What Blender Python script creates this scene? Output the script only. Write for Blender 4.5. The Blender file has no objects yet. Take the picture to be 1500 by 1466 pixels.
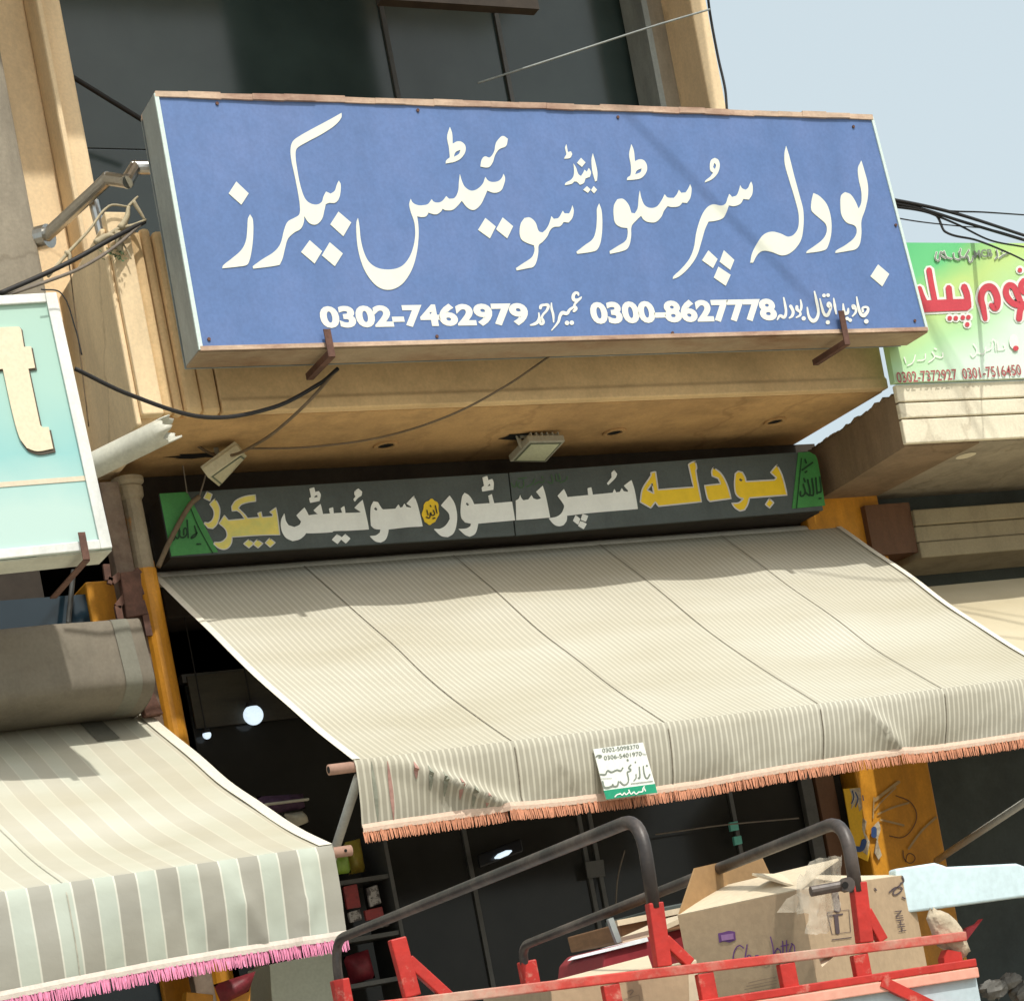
import bpy, bmesh, math, random
from mathutils import Vector, Matrix
from mathutils.geometry import tessellate_polygon
random.seed(7)
SC = bpy.context.scene
COL = SC.collection

# ------------------------------------------------------------------ camera
H = 1.5                                   # eye height of the photographer (m)
F_PX, CX, CY = 2948.0, 750.0, 1480.0      # focal length / principal point on the 1500 px wide photo
ROLL = math.atan(0.19)
TH = math.radians(26.6)                   # the camera looks 26.6 deg right of the facade normal
cr, sr = math.cos(ROLL), math.sin(ROLL)
FW = Vector((math.sin(TH), math.cos(TH), 0))
RT = Vector((math.cos(TH), -math.sin(TH), 0))
UP = Vector((0, 0, 1))
IR = RT * cr - UP * sr                    # image right
IU = RT * sr + UP * cr                    # image up
cam = bpy.data.cameras.new('camera')
cam.sensor_width = 36
cam.lens = F_PX / 1500 * 36
cam.shift_x = 0.0
cam.shift_y = (CY - 733.0) / 1500
cam.clip_start = 0.05
cam.clip_end = 3000
co = bpy.data.objects.new('camera', cam)
m3 = Matrix((IR, IU, -FW)).transposed()
co.matrix_world = Matrix.Translation((0, 0, H)) @ m3.to_4x4()
COL.objects.link(co)
SC.camera = co

# ------------------------------------------------------------------ light
LD = Vector((-0.055, 0.724, -0.972)).normalized()     # direction the sunlight travels
world = bpy.data.worlds.new('World')
SC.world = world
world.use_nodes = True
nt = world.node_tree
sky = nt.nodes.new('ShaderNodeTexSky')
sky.sky_type = 'NISHITA'
sky.sun_disc = False
el = math.asin(-LD.z)
sky.sun_elevation = el
sky.sun_rotation = math.atan2(-LD.x, -LD.y)
sky.air_density = 1.0
sky.dust_density = 7.0
sky.ozone_density = 1.0
bg = nt.nodes['Background']
bg.inputs['Strength'].default_value = 0.15
hz = nt.nodes.new('ShaderNodeMixRGB')          # dry-season haze: an even pale veil over the whole sky
hz.inputs[0].default_value = .62
hz.inputs[2].default_value = (4.9, 5.6, 5.6, 1)
nt.links.new(sky.outputs['Color'], hz.inputs[1])
nt.links.new(hz.outputs[0], bg.inputs['Color'])
sun = bpy.data.lights.new('sun', 'SUN')
sun.energy = 2.6
sun.angle = math.radians(0.9)
sun.color = (1.0, 0.97, 0.90)
so = bpy.data.objects.new('sun', sun)
so.rotation_euler = LD.to_track_quat('-Z', 'Y').to_euler()
so.location = (2, -6, 14)
COL.objects.link(so)
SC.view_settings.view_transform = 'Standard'
SC.view_settings.look = 'None'
SC.view_settings.exposure = 0.25
SC.view_settings.gamma = 1.0
SC.view_settings.use_curve_mapping = False
SC.cycles.max_bounces = 8
SC.cycles.diffuse_bounces = 5

# ------------------------------------------------------------------ measuring helpers
def ray(px, py):
    u = (px - CX) / F_PX
    v = (CY - py) / F_PX
    return FW + IR * u + IU * v
EYE = Vector((0, 0, H))
class Plane:
    def __init__(s, p, n): s.p = Vector(p); s.n = Vector(n).normalized()
    def __call__(s, px, py, off=0.0):
        d = ray(px, py)
        t = (s.p + s.n * off - EYE).dot(s.n) / d.dot(s.n)
        return EYE + d * t
def YP(y): return Plane((0, y, 0), (0, -1, 0))        # facade-parallel plane, normal towards the street
def P(px, py, y): return YP(y)(px, py)
def PZ(px, py, z):
    d = ray(px, py); return EYE + d * ((z - H) / d.z)
def PX(px, py, x):
    d = ray(px, py); return EYE + d * (x / d.x)

# ------------------------------------------------------------------ materials
def lin(r, g, b):
    f = lambda c: (c / 12.92 if c <= .04045 else ((c + .055) / 1.055) ** 2.4)
    return (f(r / 255), f(g / 255), f(b / 255))
MATS = {}
def mat(name, col, rough=.75, var=.12, scale=5, bump=.12, bscale=60, metal=0.0, spec=.4,
        stain=None, stain_amt=.35, stain_scale=1.6, stretch=None, emit=0.0, stain_lo=.45, stain_hi=.7, bdist=.004,
        grain=.09, gscale=75, grime=0.0, gstretch=(1, 1, .3), cracks=0):
    m = bpy.data.materials.new(name); m.use_nodes = True
    n = m.node_tree.nodes; l = m.node_tree.links
    b = n['Principled BSDF']
    b.inputs['Roughness'].default_value = rough
    b.inputs['Metallic'].default_value = metal
    b.inputs['Specular IOR Level'].default_value = spec
    tc = n.new('ShaderNodeTexCoord')
    mp = n.new('ShaderNodeMapping'); l.new(tc.outputs['Object'], mp.inputs[0])
    if stretch: mp.inputs['Scale'].default_value = stretch
    nz = n.new('ShaderNodeTexNoise'); nz.inputs['Scale'].default_value = scale; nz.inputs['Detail'].default_value = 6
    nz.inputs['Roughness'].default_value = .65
    l.new(mp.outputs[0], nz.inputs['Vector'])
    rp = n.new('ShaderNodeValToRGB')
    rp.color_ramp.elements[0].position = .3; rp.color_ramp.elements[1].position = .7
    c = Vector(col)
    rp.color_ramp.elements[0].color = (*(c * (1 - var)), 1)
    rp.color_ramp.elements[1].color = (*[min(1, q) for q in c * (1 + var)], 1)
    l.new(nz.outputs['Fac'], rp.inputs[0])
    out = rp.outputs[0]
    if stain:
        n2 = n.new('ShaderNodeTexNoise'); n2.inputs['Scale'].default_value = stain_scale
        n2.inputs['Detail'].default_value = 9; n2.inputs['Roughness'].default_value = .7
        l.new(mp.outputs[0], n2.inputs['Vector'])
        r2 = n.new('ShaderNodeValToRGB')
        r2.color_ramp.elements[0].position = stain_lo; r2.color_ramp.elements[1].position = stain_hi
        r2.color_ramp.elements[1].color = (stain_amt,) * 3 + (1,)
        l.new(n2.outputs['Fac'], r2.inputs[0])
        mx = n.new('ShaderNodeMixRGB'); l.new(r2.outputs[0], mx.inputs[0]); l.new(out, mx.inputs[1])
        mx.inputs[2].default_value = (*stain, 1); out = mx.outputs[0]
    if grain:
        ng = n.new('ShaderNodeTexNoise'); ng.inputs['Scale'].default_value = gscale; ng.inputs['Detail'].default_value = 3
        l.new(tc.outputs['Object'], ng.inputs['Vector'])
        rg = n.new('ShaderNodeValToRGB'); rg.color_ramp.elements[0].position = .36; rg.color_ramp.elements[1].position = .64
        rg.color_ramp.elements[0].color = (1 - grain,) * 3 + (1,); rg.color_ramp.elements[1].color = (1, 1, 1, 1)
        l.new(ng.outputs['Fac'], rg.inputs[0])
        mg = n.new('ShaderNodeMixRGB'); mg.blend_type = 'MULTIPLY'; mg.inputs[0].default_value = 1
        l.new(out, mg.inputs[1]); l.new(rg.outputs[0], mg.inputs[2]); out = mg.outputs[0]
    if grime:
        nd = n.new('ShaderNodeTexNoise'); nd.inputs['Scale'].default_value = 4.5; nd.inputs['Detail'].default_value = 10; nd.inputs['Roughness'].default_value = .75
        md_ = n.new('ShaderNodeMapping'); md_.inputs['Scale'].default_value = gstretch; l.new(tc.outputs['Object'], md_.inputs[0]); l.new(md_.outputs[0], nd.inputs['Vector'])
        rd = n.new('ShaderNodeValToRGB'); rd.color_ramp.elements[0].position = .46; rd.color_ramp.elements[1].position = .66
        rd.color_ramp.elements[0].color = (0, 0, 0, 1); rd.color_ramp.elements[1].color = (grime,) * 3 + (1,)
        l.new(nd.outputs['Fac'], rd.inputs[0])
        mm = n.new('ShaderNodeMixRGB'); l.new(rd.outputs[0], mm.inputs[0]); l.new(out, mm.inputs[1]); mm.inputs[2].default_value = (*[q * .42 for q in col], 1); out = mm.outputs[0]
    if cracks:
        vo = n.new('ShaderNodeTexVoronoi'); vo.feature = 'DISTANCE_TO_EDGE'; vo.inputs['Scale'].default_value = cracks
        nw = n.new('ShaderNodeTexNoise'); nw.inputs['Scale'].default_value = 5; nw.inputs['Detail'].default_value = 6; l.new(tc.outputs['Object'], nw.inputs['Vector'])
        mw = n.new('ShaderNodeMixRGB'); mw.inputs[0].default_value = .25; l.new(tc.outputs['Object'], mw.inputs[1]); l.new(nw.outputs['Color'], mw.inputs[2]); l.new(mw.outputs[0], vo.inputs['Vector'])
        rc = n.new('ShaderNodeValToRGB'); rc.color_ramp.elements[0].position = .004; rc.color_ramp.elements[1].position = .012
        rc.color_ramp.elements[0].color = (.55, .50, .45, 1); rc.color_ramp.elements[1].color = (1, 1, 1, 1)
        l.new(vo.outputs['Distance'], rc.inputs[0])
        mc = n.new('ShaderNodeMixRGB'); mc.blend_type = 'MULTIPLY'; mc.inputs[0].default_value = .35
        l.new(out, mc.inputs[1]); l.new(rc.outputs[0], mc.inputs[2]); out = mc.outputs[0]
    l.new(out, b.inputs['Base Color'])
    if emit:
        l.new(out, b.inputs['Emission Color']); b.inputs['Emission Strength'].default_value = emit
    if bump:
        n3 = n.new('ShaderNodeTexNoise'); n3.inputs['Scale'].default_value = bscale; n3.inputs['Detail'].default_value = 4
        l.new(tc.outputs['Object'], n3.inputs['Vector'])
        bp = n.new('ShaderNodeBump'); bp.inputs['Strength'].default_value = bump; bp.inputs['Distance'].default_value = bdist
        l.new(n3.outputs['Fac'], bp.inputs['Height']); l.new(bp.outputs[0], b.inputs['Normal'])
    MATS[name] = m
    return m

M = {}
M['ground'] = mat('dusty_road', (.30, .26, .20), .95, .2, 1.5, .4, 30, stain=(.2, .17, .13))
M['pavement'] = mat('dusty_concrete', (.36, .32, .26), .95, .15, 2, .3, 40, stain=(.22, .19, .15))
M['cream'] = mat('cream_paint', (.86, .67, .42), .85, .08, 3, .25, 90, stain=(.72, .55, .34), stain_amt=.4, stretch=(1, 1, .5), grime=.3, cracks=0.9)
M['cream2'] = mat('cream_shutter_paint', (.36, .31, .20), .85, .08, 3, .2, 60, stain=(.3, .24, .16), stain_amt=.5, stretch=(.5, 1, 1), grime=.5, cracks=0)
M['soffit'] = mat('ochre_soffit_paint', (.62, .385, .17), .85, .1, 2.5, .25, 70, stain=(.25, .14, .06), stain_amt=.5, stain_scale=1.2, grime=.5, cracks=0.8)
M['ochre'] = mat('pale_ochre_band_paint', (.78, .56, .30), .85, .1, 3, .25, 70, stain=(.5, .33, .16), stain_amt=.45, grime=.4, gstretch=(.5, 1, .6))
M['concrete'] = mat('bare_plaster', (.34, .30, .23), .92, .15, 4, .5, 45, stain=(.2, .17, .13), stain_amt=.5, stretch=(1, 1, .4), grime=.5, cracks=1.2)
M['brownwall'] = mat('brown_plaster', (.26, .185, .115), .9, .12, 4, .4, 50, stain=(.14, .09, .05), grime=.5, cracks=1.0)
M['conc_fascia'] = mat('pale_fascia_plaster', (.76, .70, .54), .9, .08, 5, .35, 60, stain=(.55, .48, .34), stain_amt=.4, stretch=(.5, 1, 1), grime=.3, cracks=0.9)
M['darkband'] = mat('dark_brown_band', (.035, .026, .019), .8, .3, 8, .1, 60, stain=(.07, .06, .045), stain_amt=.5)
M['dustpanel'] = mat('dusty_dark_panel', (.040, .036, .027), .7, .4, 5, .2, 30, stain=(.085, .078, .055), stain_amt=.7, stain_scale=3, stretch=(.5, 1, 2))  # olive tone painted for the reflection and dust on the shop glass
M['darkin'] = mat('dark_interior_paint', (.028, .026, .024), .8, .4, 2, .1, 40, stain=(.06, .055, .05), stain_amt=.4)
M['orange'] = mat('orange_gloss_paint', (.66, .29, .022), .5, .15, 7, .2, 50, stain=(.30, .12, .02), stain_amt=.6, stain_scale=3, stretch=(1, 1, .35), grime=0.4)
M['rust'] = mat('rusty_brown_steel', (.13, .062, .042), .75, .35, 22, .4, 90, stain=(.06, .03, .025), stain_amt=.6, stain_scale=6)
M['rustpost'] = mat('brown_weathered_paint', (.15, .10, .07), .7, .25, 14, .3, 70, stain=(.33, .27, .2), stain_amt=.5, stain_scale=5)
M['capstone'] = mat('dirty_grey_column_paint', (.36, .30, .21), .8, .2, 9, .4, 60, stain=(.60, .24, .03), stain_amt=.9, stain_scale=3.5, stain_lo=.52, stain_hi=.58)
M['steel'] = mat('brushed_steel', (.56, .55, .52), .28, .06, 30, .05, 90, metal=1.0)
M['signblue'] = mat('blue_flex_vinyl', lin(90, 119, 170), .5, .05, 14, .10, 9, stain=lin(112, 132, 182), stain_amt=.45, stain_scale=2.5, bdist=.006, grime=0.16, gstretch=(1.2, 1, .25))
M['letter'] = mat('cream_vinyl_letters', (.74, .76, .66), .5, .03, 12, .05, 60, grain=.02)
M['digit'] = mat('white_vinyl_letters', (.76, .77, .70), .5, .03, 12, .05, 60, grain=.02)
M['alu'] = mat('weathered_aluminium', (.33, .37, .36), .55, .12, 12, .25, 30, spec=.5, stain=(.2, .22, .21), stain_amt=.5, stretch=(1, 1, .5), grime=0.5)
M['trim'] = mat('pale_mint_edge_trim', (.62, .74, .70), .5, .05, 12, .05, 40)
M['woodtrim'] = mat('peeling_top_batten', (.60, .45, .33), .8, .25, 14, .4, 50, stain=(.2, .07, .05), stain_amt=.8, stain_scale=5, stretch=(.3, 1, 1))
M['signunder'] = mat('stained_sign_underside', (.38, .29, .19), .85, .2, 5, .4, 30, stain=(.19, .09, .04), stain_amt=.85, stain_scale=2.4, stretch=(.6, 1.5, 1))
M['fascia'] = mat('slate_green_panel', (.078, .096, .092), .55, .15, 6, .12, 40, stain=(.10, .13, .14), stain_amt=.5, stretch=(.5, 1, 1), grime=0.35)
M['white_letter'] = mat('dull_white_letters', (.86, .90, .87), .6, .06, 9, .08, 60, grime=0.06, grain=.02)
M['yellow'] = mat('yellow_letters', (.86, .60, .02), .5, .06, 14, .05, 60, grain=.02)
M['paleyellow'] = mat('faded_yellow_letters', (.80, .68, .16), .5, .08, 10, .05, 60, stain=(.55, .60, .20), stain_amt=.7, stain_scale=7, grain=.02)
M['outline'] = mat('pale_letter_outline', (.62, .62, .60), .6, .04, 12, .05, 60, grain=.02)
M['greenpanel'] = mat('bright_green_panel', (.065, .30, .075), .55, .12, 5, .1, 40, stain=(.04, .20, .05), stain_amt=.5, grime=0.4)
M['greenink'] = mat('dark_green_ink', (.012, .05, .018), .7, .1, 9, 0)
M['faintgreen'] = mat('faint_green_ink', (.06, .13, .055), .7, .1, 9, 0)
M['ink'] = mat('black_ink', (.02, .025, .03), .7, .1, 9, 0)
M['pvc'] = mat('cream_pvc', (.62, .62, .53), .45, .06, 4, .05, 30, stain=(.42, .38, .26), stain_amt=.5, stretch=(1, .4, 1), grime=0.3)
M['foam'] = mat('white_foam_strip', (.80, .82, .84), .7, .06, 9, .3, 60)
M['teal'] = None
M['tealframe'] = mat('white_sign_frame', (.78, .80, .76), .5, .04, 8, .05, 40, grime=0.4)
M['tletter'] = mat('cream_cut_letter', (.80, .69, .50), .55, .03, 8, .05, 40)
M['tshadow'] = mat('dark_letter_edge', (.09, .075, .055), .7, .05, 8, 0)
M['tband'] = mat('peach_band', (.72, .62, .47), .6, .04, 8, 0)
M['black'] = mat('black_cable_rubber', (.018, .017, .017), .6, .2, 20, .1, 80)
M['wiregrey'] = mat('dusty_grey_cable', (.20, .17, .14), .8, .2, 20, .1, 80)
M['wirebrown'] = mat('dusty_brown_cable', (.16, .115, .07), .8, .2, 20, .1, 80)
M['twig'] = mat('dry_creeper', (.42, .36, .24), .9, .2, 20, .3, 80)
M['leaf'] = mat('green_leaf', (.06, .12, .05), .7, .2, 20, 0)
M['barpink'] = mat('faded_pink_pipe', (.45, .27, .20), .6, .15, 12, .2, 60)
M['barwhite'] = mat('dirty_white_pipe', (.55, .55, .50), .5, .1, 9, .1, 60)
M['hole'] = mat('dark_hole', (.008, .007, .006), .9, .1, 9, 0)
M['lamphouse'] = mat('cream_lamp_casing', (.56, .52, .36), .5, .1, 9, .1, 60, stain=(.38, .31, .18), stain_amt=.5)
M['lampgrey'] = mat('grey_lamp_casing', (.38, .37, .30), .5, .1, 9, .1, 60)
M['lampglass'] = mat('frosted_lamp_glass', (.58, .60, .42), .25, .05, 9, .03, 60)
M['lampgasket'] = mat('grey_green_gasket', (.13, .15, .10), .6, .1, 9, 0)
M['red'] = mat('chipped_red_paint', (.47, .028, .02), .5, .18, 18, .25, 70, stain=(.62, .40, .30), stain_amt=.55, stain_scale=16, stain_lo=.56, stain_hi=.68)
M['redworn'] = mat('worn_red_paint', (.52, .055, .04), .6, .15, 16, .3, 70, stain=(.50, .36, .27), stain_amt=.9, stain_scale=5, stain_lo=.42, stain_hi=.60)
M['pinkred'] = mat('faded_salmon_paint', (.75, .36, .27), .6, .08, 10, .2, 60, stain=(.62, .10, .08), stain_amt=.7, stain_scale=5)
M['tubeblack'] = mat('worn_black_tube', (.035, .029, .027), .45, .25, 16, .2, 70, stain=(.22, .17, .14), stain_amt=.55, stain_scale=7, spec=.5)
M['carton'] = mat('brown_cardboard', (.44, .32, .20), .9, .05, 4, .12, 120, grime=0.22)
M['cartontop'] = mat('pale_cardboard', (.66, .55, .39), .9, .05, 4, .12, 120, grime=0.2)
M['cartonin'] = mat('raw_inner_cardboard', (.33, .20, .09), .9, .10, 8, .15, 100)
M['purple'] = mat('purple_print', (.15, .06, .20), .7, .08, 9, 0)
M['lilac'] = mat('lilac_print', (.34, .18, .36), .7, .08, 9, 0)
M['darkprint'] = mat('dark_print', (.08, .055, .06), .7, .08, 9, 0)
M['greyprint'] = mat('grey_brown_print', (.26, .19, .13), .8, .08, 9, 0)
M['maroon'] = mat('maroon_card', (.24, .018, .025), .6, .12, 9, .1, 40)
M['wood'] = mat('brown_board', (.22, .11, .05), .7, .25, 10, .2, 50, stretch=(1, 1, 6))
M['paleblue'] = mat('pale_blue_weathered_paint', (.60, .75, .79), .6, .05, 6, .2, 30, stain=(.30, .55, .78), stain_amt=.65, stain_scale=4.2, stain_lo=.56, stain_hi=.68, stretch=(.5, 1, 1.8), grime=0.22)
M['sidepanel'] = mat('peeling_blue_white_panel', (.48, .58, .62), .6, .08, 5, .2, 40, stain=(.20, .13, .09), stain_amt=.8, stain_scale=6, stain_lo=.60, stain_hi=.64)
M['bag'] = mat('crumpled_dusty_bag', (.50, .42, .30), .8, .2, 9, .8, 20, bdist=.02)
M['plastic'] = mat('crumpled_clear_plastic', (.66, .60, .48), .25, .15, 12, .6, 35, spec=.6, bdist=.01)
M['greybag'] = mat('grey_sack', (.17, .165, .15), .85, .25, 6, .6, 15, bdist=.02)
M['purplecloth'] = mat('purple_woven_cloth', (.055, .025, .055), .8, .4, 30, .3, 90)
M['whitecloth'] = mat('off_white_cloth', (.40, .38, .30), .9, .15, 9, .3, 40)
M['limepack'] = mat('lime_snack_pack', (.22, .36, .04), .35, .25, 12, .3, 30, spec=.6)
M['yellowpack'] = mat('yellow_snack_pack', (.42, .34, .05), .35, .3, 12, .3, 30, stain=(.35, .09, .03), stain_amt=.8, stain_scale=9, spec=.6)
M['cardwhite'] = mat('white_printed_card', (.40, .38, .36), .5, .1, 14, 0, stain=(.06, .05, .05), stain_amt=.95, stain_scale=12, stain_lo=.47, stain_hi=.52)
M['cardred'] = mat('red_printed_card', (.34, .05, .05), .5, .2, 14, 0, stain=(.05, .03, .03), stain_amt=.9, stain_scale=12)
M['redcloth'] = mat('crimson_packs', (.20, .02, .03), .5, .4, 14, .4, 30)
M['whitebox'] = mat('grey_green_carton', (.42, .45, .37), .8, .05, 6, .05, 50)
M['tealplastic'] = mat('teal_switch_plastic', (.14, .50, .42), .4, .05, 6, 0)
M['alugrey'] = mat('dark_grey_aluminium', (.10, .10, .095), .45, .15, 12, .1, 50, metal=.3)
M['brownframe'] = mat('brown_door_frame', (.13, .062, .03), .6, .2, 9, .2, 50, stretch=(1, 1, .3))
M['yellowposter'] = mat('yellow_poster_print', (.72, .42, .02), .6, .05, 9, .1, 50)
M['blueink'] = mat('blue_poster_ink', (.03, .07, .20), .6, .08, 9, 0)
M['dirtypaper'] = mat('torn_dirty_paper', (.52, .45, .33), .9, .2, 16, .3, 50, stain=(.15, .08, .04), stain_amt=.9, stain_scale=14)
M['tape'] = mat('dusty_tape', (.40, .27, .12), .5, .2, 10, .1, 40)
M['hood'] = mat('grey_brown_canvas_hood', (.20, .175, .135), .9, .08, 4, .25, 35, stain=(.17, .135, .10), stain_amt=.6, stain_scale=1.6, stretch=(.6, 1.6, 1.6), grime=0.4)
M['hoodpatch'] = mat('grey_green_canvas_patch', (.18, .175, .14), .9, .1, 8, .2, 50)
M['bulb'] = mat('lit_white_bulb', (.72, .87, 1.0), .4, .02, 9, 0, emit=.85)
M['asphaltpanel'] = mat('faint_grey_tank', (.012, .013, .016), .22, .1, 3, .05, 6, spec=.35)
M['redink'] = mat('red_sign_letters', (.56, .055, .075), .55, .08, 9, .05, 50)
M['maroonink'] = mat('maroon_digits', (.36, .09, .09), .6, .1, 9, 0)
M['greyink'] = mat('grey_sign_print', (.20, .23, .19), .6, .1, 9, 0)
M['whiteink'] = mat('white_sign_print', (.78, .80, .74), .6, .05, 9, 0)
M['stickerwhite'] = mat('white_sticker_paper', (.80, .82, .76), .5, .03, 9, .05, 30)
M['stickergreen'] = mat('green_sticker_band', (.012, .30, .16), .45, .1, 30, .05, 30)
M['shadow_teal'] = mat('dark_teal_shop_band', (.060, .075, .068), .6, .25, 3, .1, 40, stain=(.035, .04, .035), stain_amt=.7)  # dark teal with random darker patches
M['tyre'] = mat('tyre_rubber', (.03, .03, .03), .85, .1, 20, .2, 60)

pb = M['plastic'].node_tree.nodes['Principled BSDF']; pb.inputs['Alpha'].default_value = .42
def glass_mat(name, col, rough, spec=.5, wav=.02):
    m = bpy.data.materials.new(name); m.use_nodes = True
    n = m.node_tree.nodes; l = m.node_tree.links; b = n['Principled BSDF']
    b.inputs['Base Color'].default_value = (*col, 1); b.inputs['Roughness'].default_value = rough
    b.inputs['Specular IOR Level'].default_value = spec
    tc = n.new('ShaderNodeTexCoord'); nz = n.new('ShaderNodeTexNoise'); nz.inputs['Scale'].default_value = 1.3
    l.new(tc.outputs['Object'], nz.inputs['Vector'])
    bp = n.new('ShaderNodeBump'); bp.inputs['Strength'].default_value = wav; bp.inputs['Distance'].default_value = .1
    l.new(nz.outputs['Fac'], bp.inputs['Height']); l.new(bp.outputs[0], b.inputs['Normal'])
    # dust film
    n2 = n.new('ShaderNodeTexNoise'); n2.inputs['Scale'].default_value = 3; n2.inputs['Detail'].default_value = 8
    l.new(tc.outputs['Object'], n2.inputs['Vector'])
    rp = n.new('ShaderNodeValToRGB'); rp.color_ramp.elements[0].color = (*col, 1)
    rp.color_ramp.elements[1].color = (*[c * 1.35 + .003 for c in col], 1)
    rp.color_ramp.elements[0].position = .35; rp.color_ramp.elements[1].position = .75
    l.new(n2.outputs['Fac'], rp.inputs[0]); l.new(rp.outputs[0], b.inputs['Base Color'])
    return m
M['tint'] = glass_mat('dark_tinted_glass', (.034, .053, .051), .14, .5, .0004)
M['shopglass'] = glass_mat('dark_shop_glass', (.021, .021, .0195), .12, .25)
M['blueglass'] = glass_mat('dark_blue_shop_glass', (.010, .022, .032), .1, .5)

def awning_mat(name, period, cols, line, dust, dust_top, dust_val, kind):
    """striped canvas: u in metres across, v = 0 at wall, 1 at front bar, >1 on the valance"""
    m = bpy.data.materials.new(name); m.use_nodes = True
    n = m.node_tree.nodes; l = m.node_tree.links; b = n['Principled BSDF']
    b.inputs['Roughness'].default_value = .95; b.inputs['Specular IOR Level'].default_value = .15
    uv = n.new('ShaderNodeUVMap'); uv.uv_map = 'UVMap'
    sp = n.new('ShaderNodeSeparateXYZ'); l.new(uv.outputs[0], sp.inputs[0])
    def math_(op, a, bb=None):
        q = n.new('ShaderNodeMath'); q.operation = op
        for i, x in enumerate((a, bb)):
            if x is None: continue
            if isinstance(x, (int, float)): q.inputs[i].default_value = x
            else: l.new(x, q.inputs[i])
        return q.outputs[0]
    fr = math_('FRACT', math_('DIVIDE', sp.outputs[0], period))
    rp = n.new('ShaderNodeValToRGB'); rp.color_ramp.interpolation = 'LINEAR'
    el = rp.color_ramp.elements
    if kind == 'narrow':
        stops = [(0, cols[0]), (.26, cols[0]), (.34, cols[1]), (.92, cols[1]), (1, cols[0])]
    else:
        w = .035
        stops = [(0, line), (w, line), (w + .01, cols[0]), (.5 - w, cols[0]), (.5 - w + .01, line), (.5 + w * .2, line), (.5 + w * .2 + .01, cols[1]), (.99, cols[1])]
    el[0].position = stops[0][0]; el[0].color = (*stops[0][1], 1)
    el[1].position = stops[-1][0]; el[1].color = (*stops[-1][1], 1)
    for p_, c_ in stops[1:-1]:
        e = el.new(p_); e.color = (*c_, 1)
    l.new(fr, rp.inputs[0])
    # dust laid over the sloping top, thin on the hanging valance
    tc = n.new('ShaderNodeTexCoord')
    nz = n.new('ShaderNodeTexNoise'); nz.inputs['Scale'].default_value = 2.2; nz.inputs['Detail'].default_value = 9; nz.inputs['Roughness'].default_value = .7
    l.new(tc.outputs['Object'], nz.inputs['Vector'])
    dm = n.new('ShaderNodeValToRGB')
    e = dm.color_ramp.elements
    e[0].position = 0; e[0].color = (dust_top,) * 3 + (1,)
    e[1].position = 1; e[1].color = (dust_val,) * 3 + (1,)
    a = e.new(.485); a.color = (dust_top,) * 3 + (1,); a2 = e.new(.53); a2.color = (dust_val,) * 3 + (1,)
    l.new(math_('MULTIPLY', sp.outputs[1], .5), dm.inputs[0])
    f = math_('MULTIPLY', dm.outputs[0], math_('ADD', math_('MULTIPLY', nz.outputs['Fac'], .9), .55))
    mx = n.new('ShaderNodeMixRGB'); mx.use_clamp = True
    l.new(f, mx.inputs[0]); l.new(rp.outputs[0], mx.inputs[1]); mx.inputs[2].default_value = (*dust, 1)
    n4 = n.new('ShaderNodeTexNoise'); n4.inputs['Scale'].default_value = 1.1; n4.inputs['Detail'].default_value = 7
    mp = n.new('ShaderNodeMapping'); mp.inputs['Scale'].default_value = (.6, 1.6, 1.6); l.new(tc.outputs['Object'], mp.inputs[0]); l.new(mp.outputs[0], n4.inputs['Vector'])
    r4 = n.new('ShaderNodeValToRGB'); r4.color_ramp.elements[0].position = .3; r4.color_ramp.elements[1].position = .75
    r4.color_ramp.elements[0].color = (.80, .77, .70, 1); r4.color_ramp.elements[1].color = (1, 1, 1, 1)
    l.new(n4.outputs['Fac'], r4.inputs[0])
    mu = n.new('ShaderNodeMixRGB'); mu.blend_type = 'MULTIPLY'; mu.inputs[0].default_value = 1
    l.new(mx.outputs[0], mu.inputs[1]); l.new(r4.outputs[0], mu.inputs[2])
    l.new(mu.outputs[0], b.inputs['Base Color'])
    wv = n.new('ShaderNodeTexNoise'); wv.inputs['Scale'].default_value = 18; wv.inputs['Detail'].default_value = 6
    l.new(tc.outputs['Object'], wv.inputs['Vector'])
    bp = n.new('ShaderNodeBump'); bp.inputs['Strength'].default_value = .25; bp.inputs['Distance'].default_value = .008
    l.new(wv.outputs['Fac'], bp.inputs['Height']); l.new(bp.outputs[0], b.inputs['Normal'])
    return m

def grad_mat(name, stops, axis, p0, p1, rough=.5):
    """printed colour blend along one world direction (flat print on a sign face)"""
    m = bpy.data.materials.new(name); m.use_nodes = True
    n = m.node_tree.nodes; l = m.node_tree.links; b = n['Principled BSDF']; b.inputs['Roughness'].default_value = rough
    uv = n.new('ShaderNodeUVMap'); uv.uv_map = 'UVMap'
    nz = n.new('ShaderNodeTexNoise'); nz.inputs['Scale'].default_value = 3.5; nz.inputs['Detail'].default_value = 4
    l.new(uv.outputs[0], nz.inputs['Vector'])
    mp = n.new('ShaderNodeMapping'); mp.inputs['Rotation'].default_value = (0, 0, axis); l.new(uv.outputs[0], mp.inputs[0])
    sp = n.new('ShaderNodeSeparateXYZ'); l.new(mp.outputs[0], sp.inputs[0])
    ad = n.new('ShaderNodeMath'); ad.operation = 'MULTIPLY_ADD'; l.new(nz.outputs['Fac'], ad.inputs[0]); ad.inputs[1].default_value = .22; l.new(sp.outputs[0], ad.inputs[2])
    rp = n.new('ShaderNodeValToRGB')
    e = rp.color_ramp.elements
    e[0].position = stops[0][0]; e[0].color = (*stops[0][1], 1); e[1].position = stops[-1][0]; e[1].color = (*stops[-1][1], 1)
    for p_, c_ in stops[1:-1]:
        q = e.new(p_); q.color = (*c_, 1)
    l.new(ad.outputs[0], rp.inputs[0]); l.new(rp.outputs[0], b.inputs['Base Color'])
    return m
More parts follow.
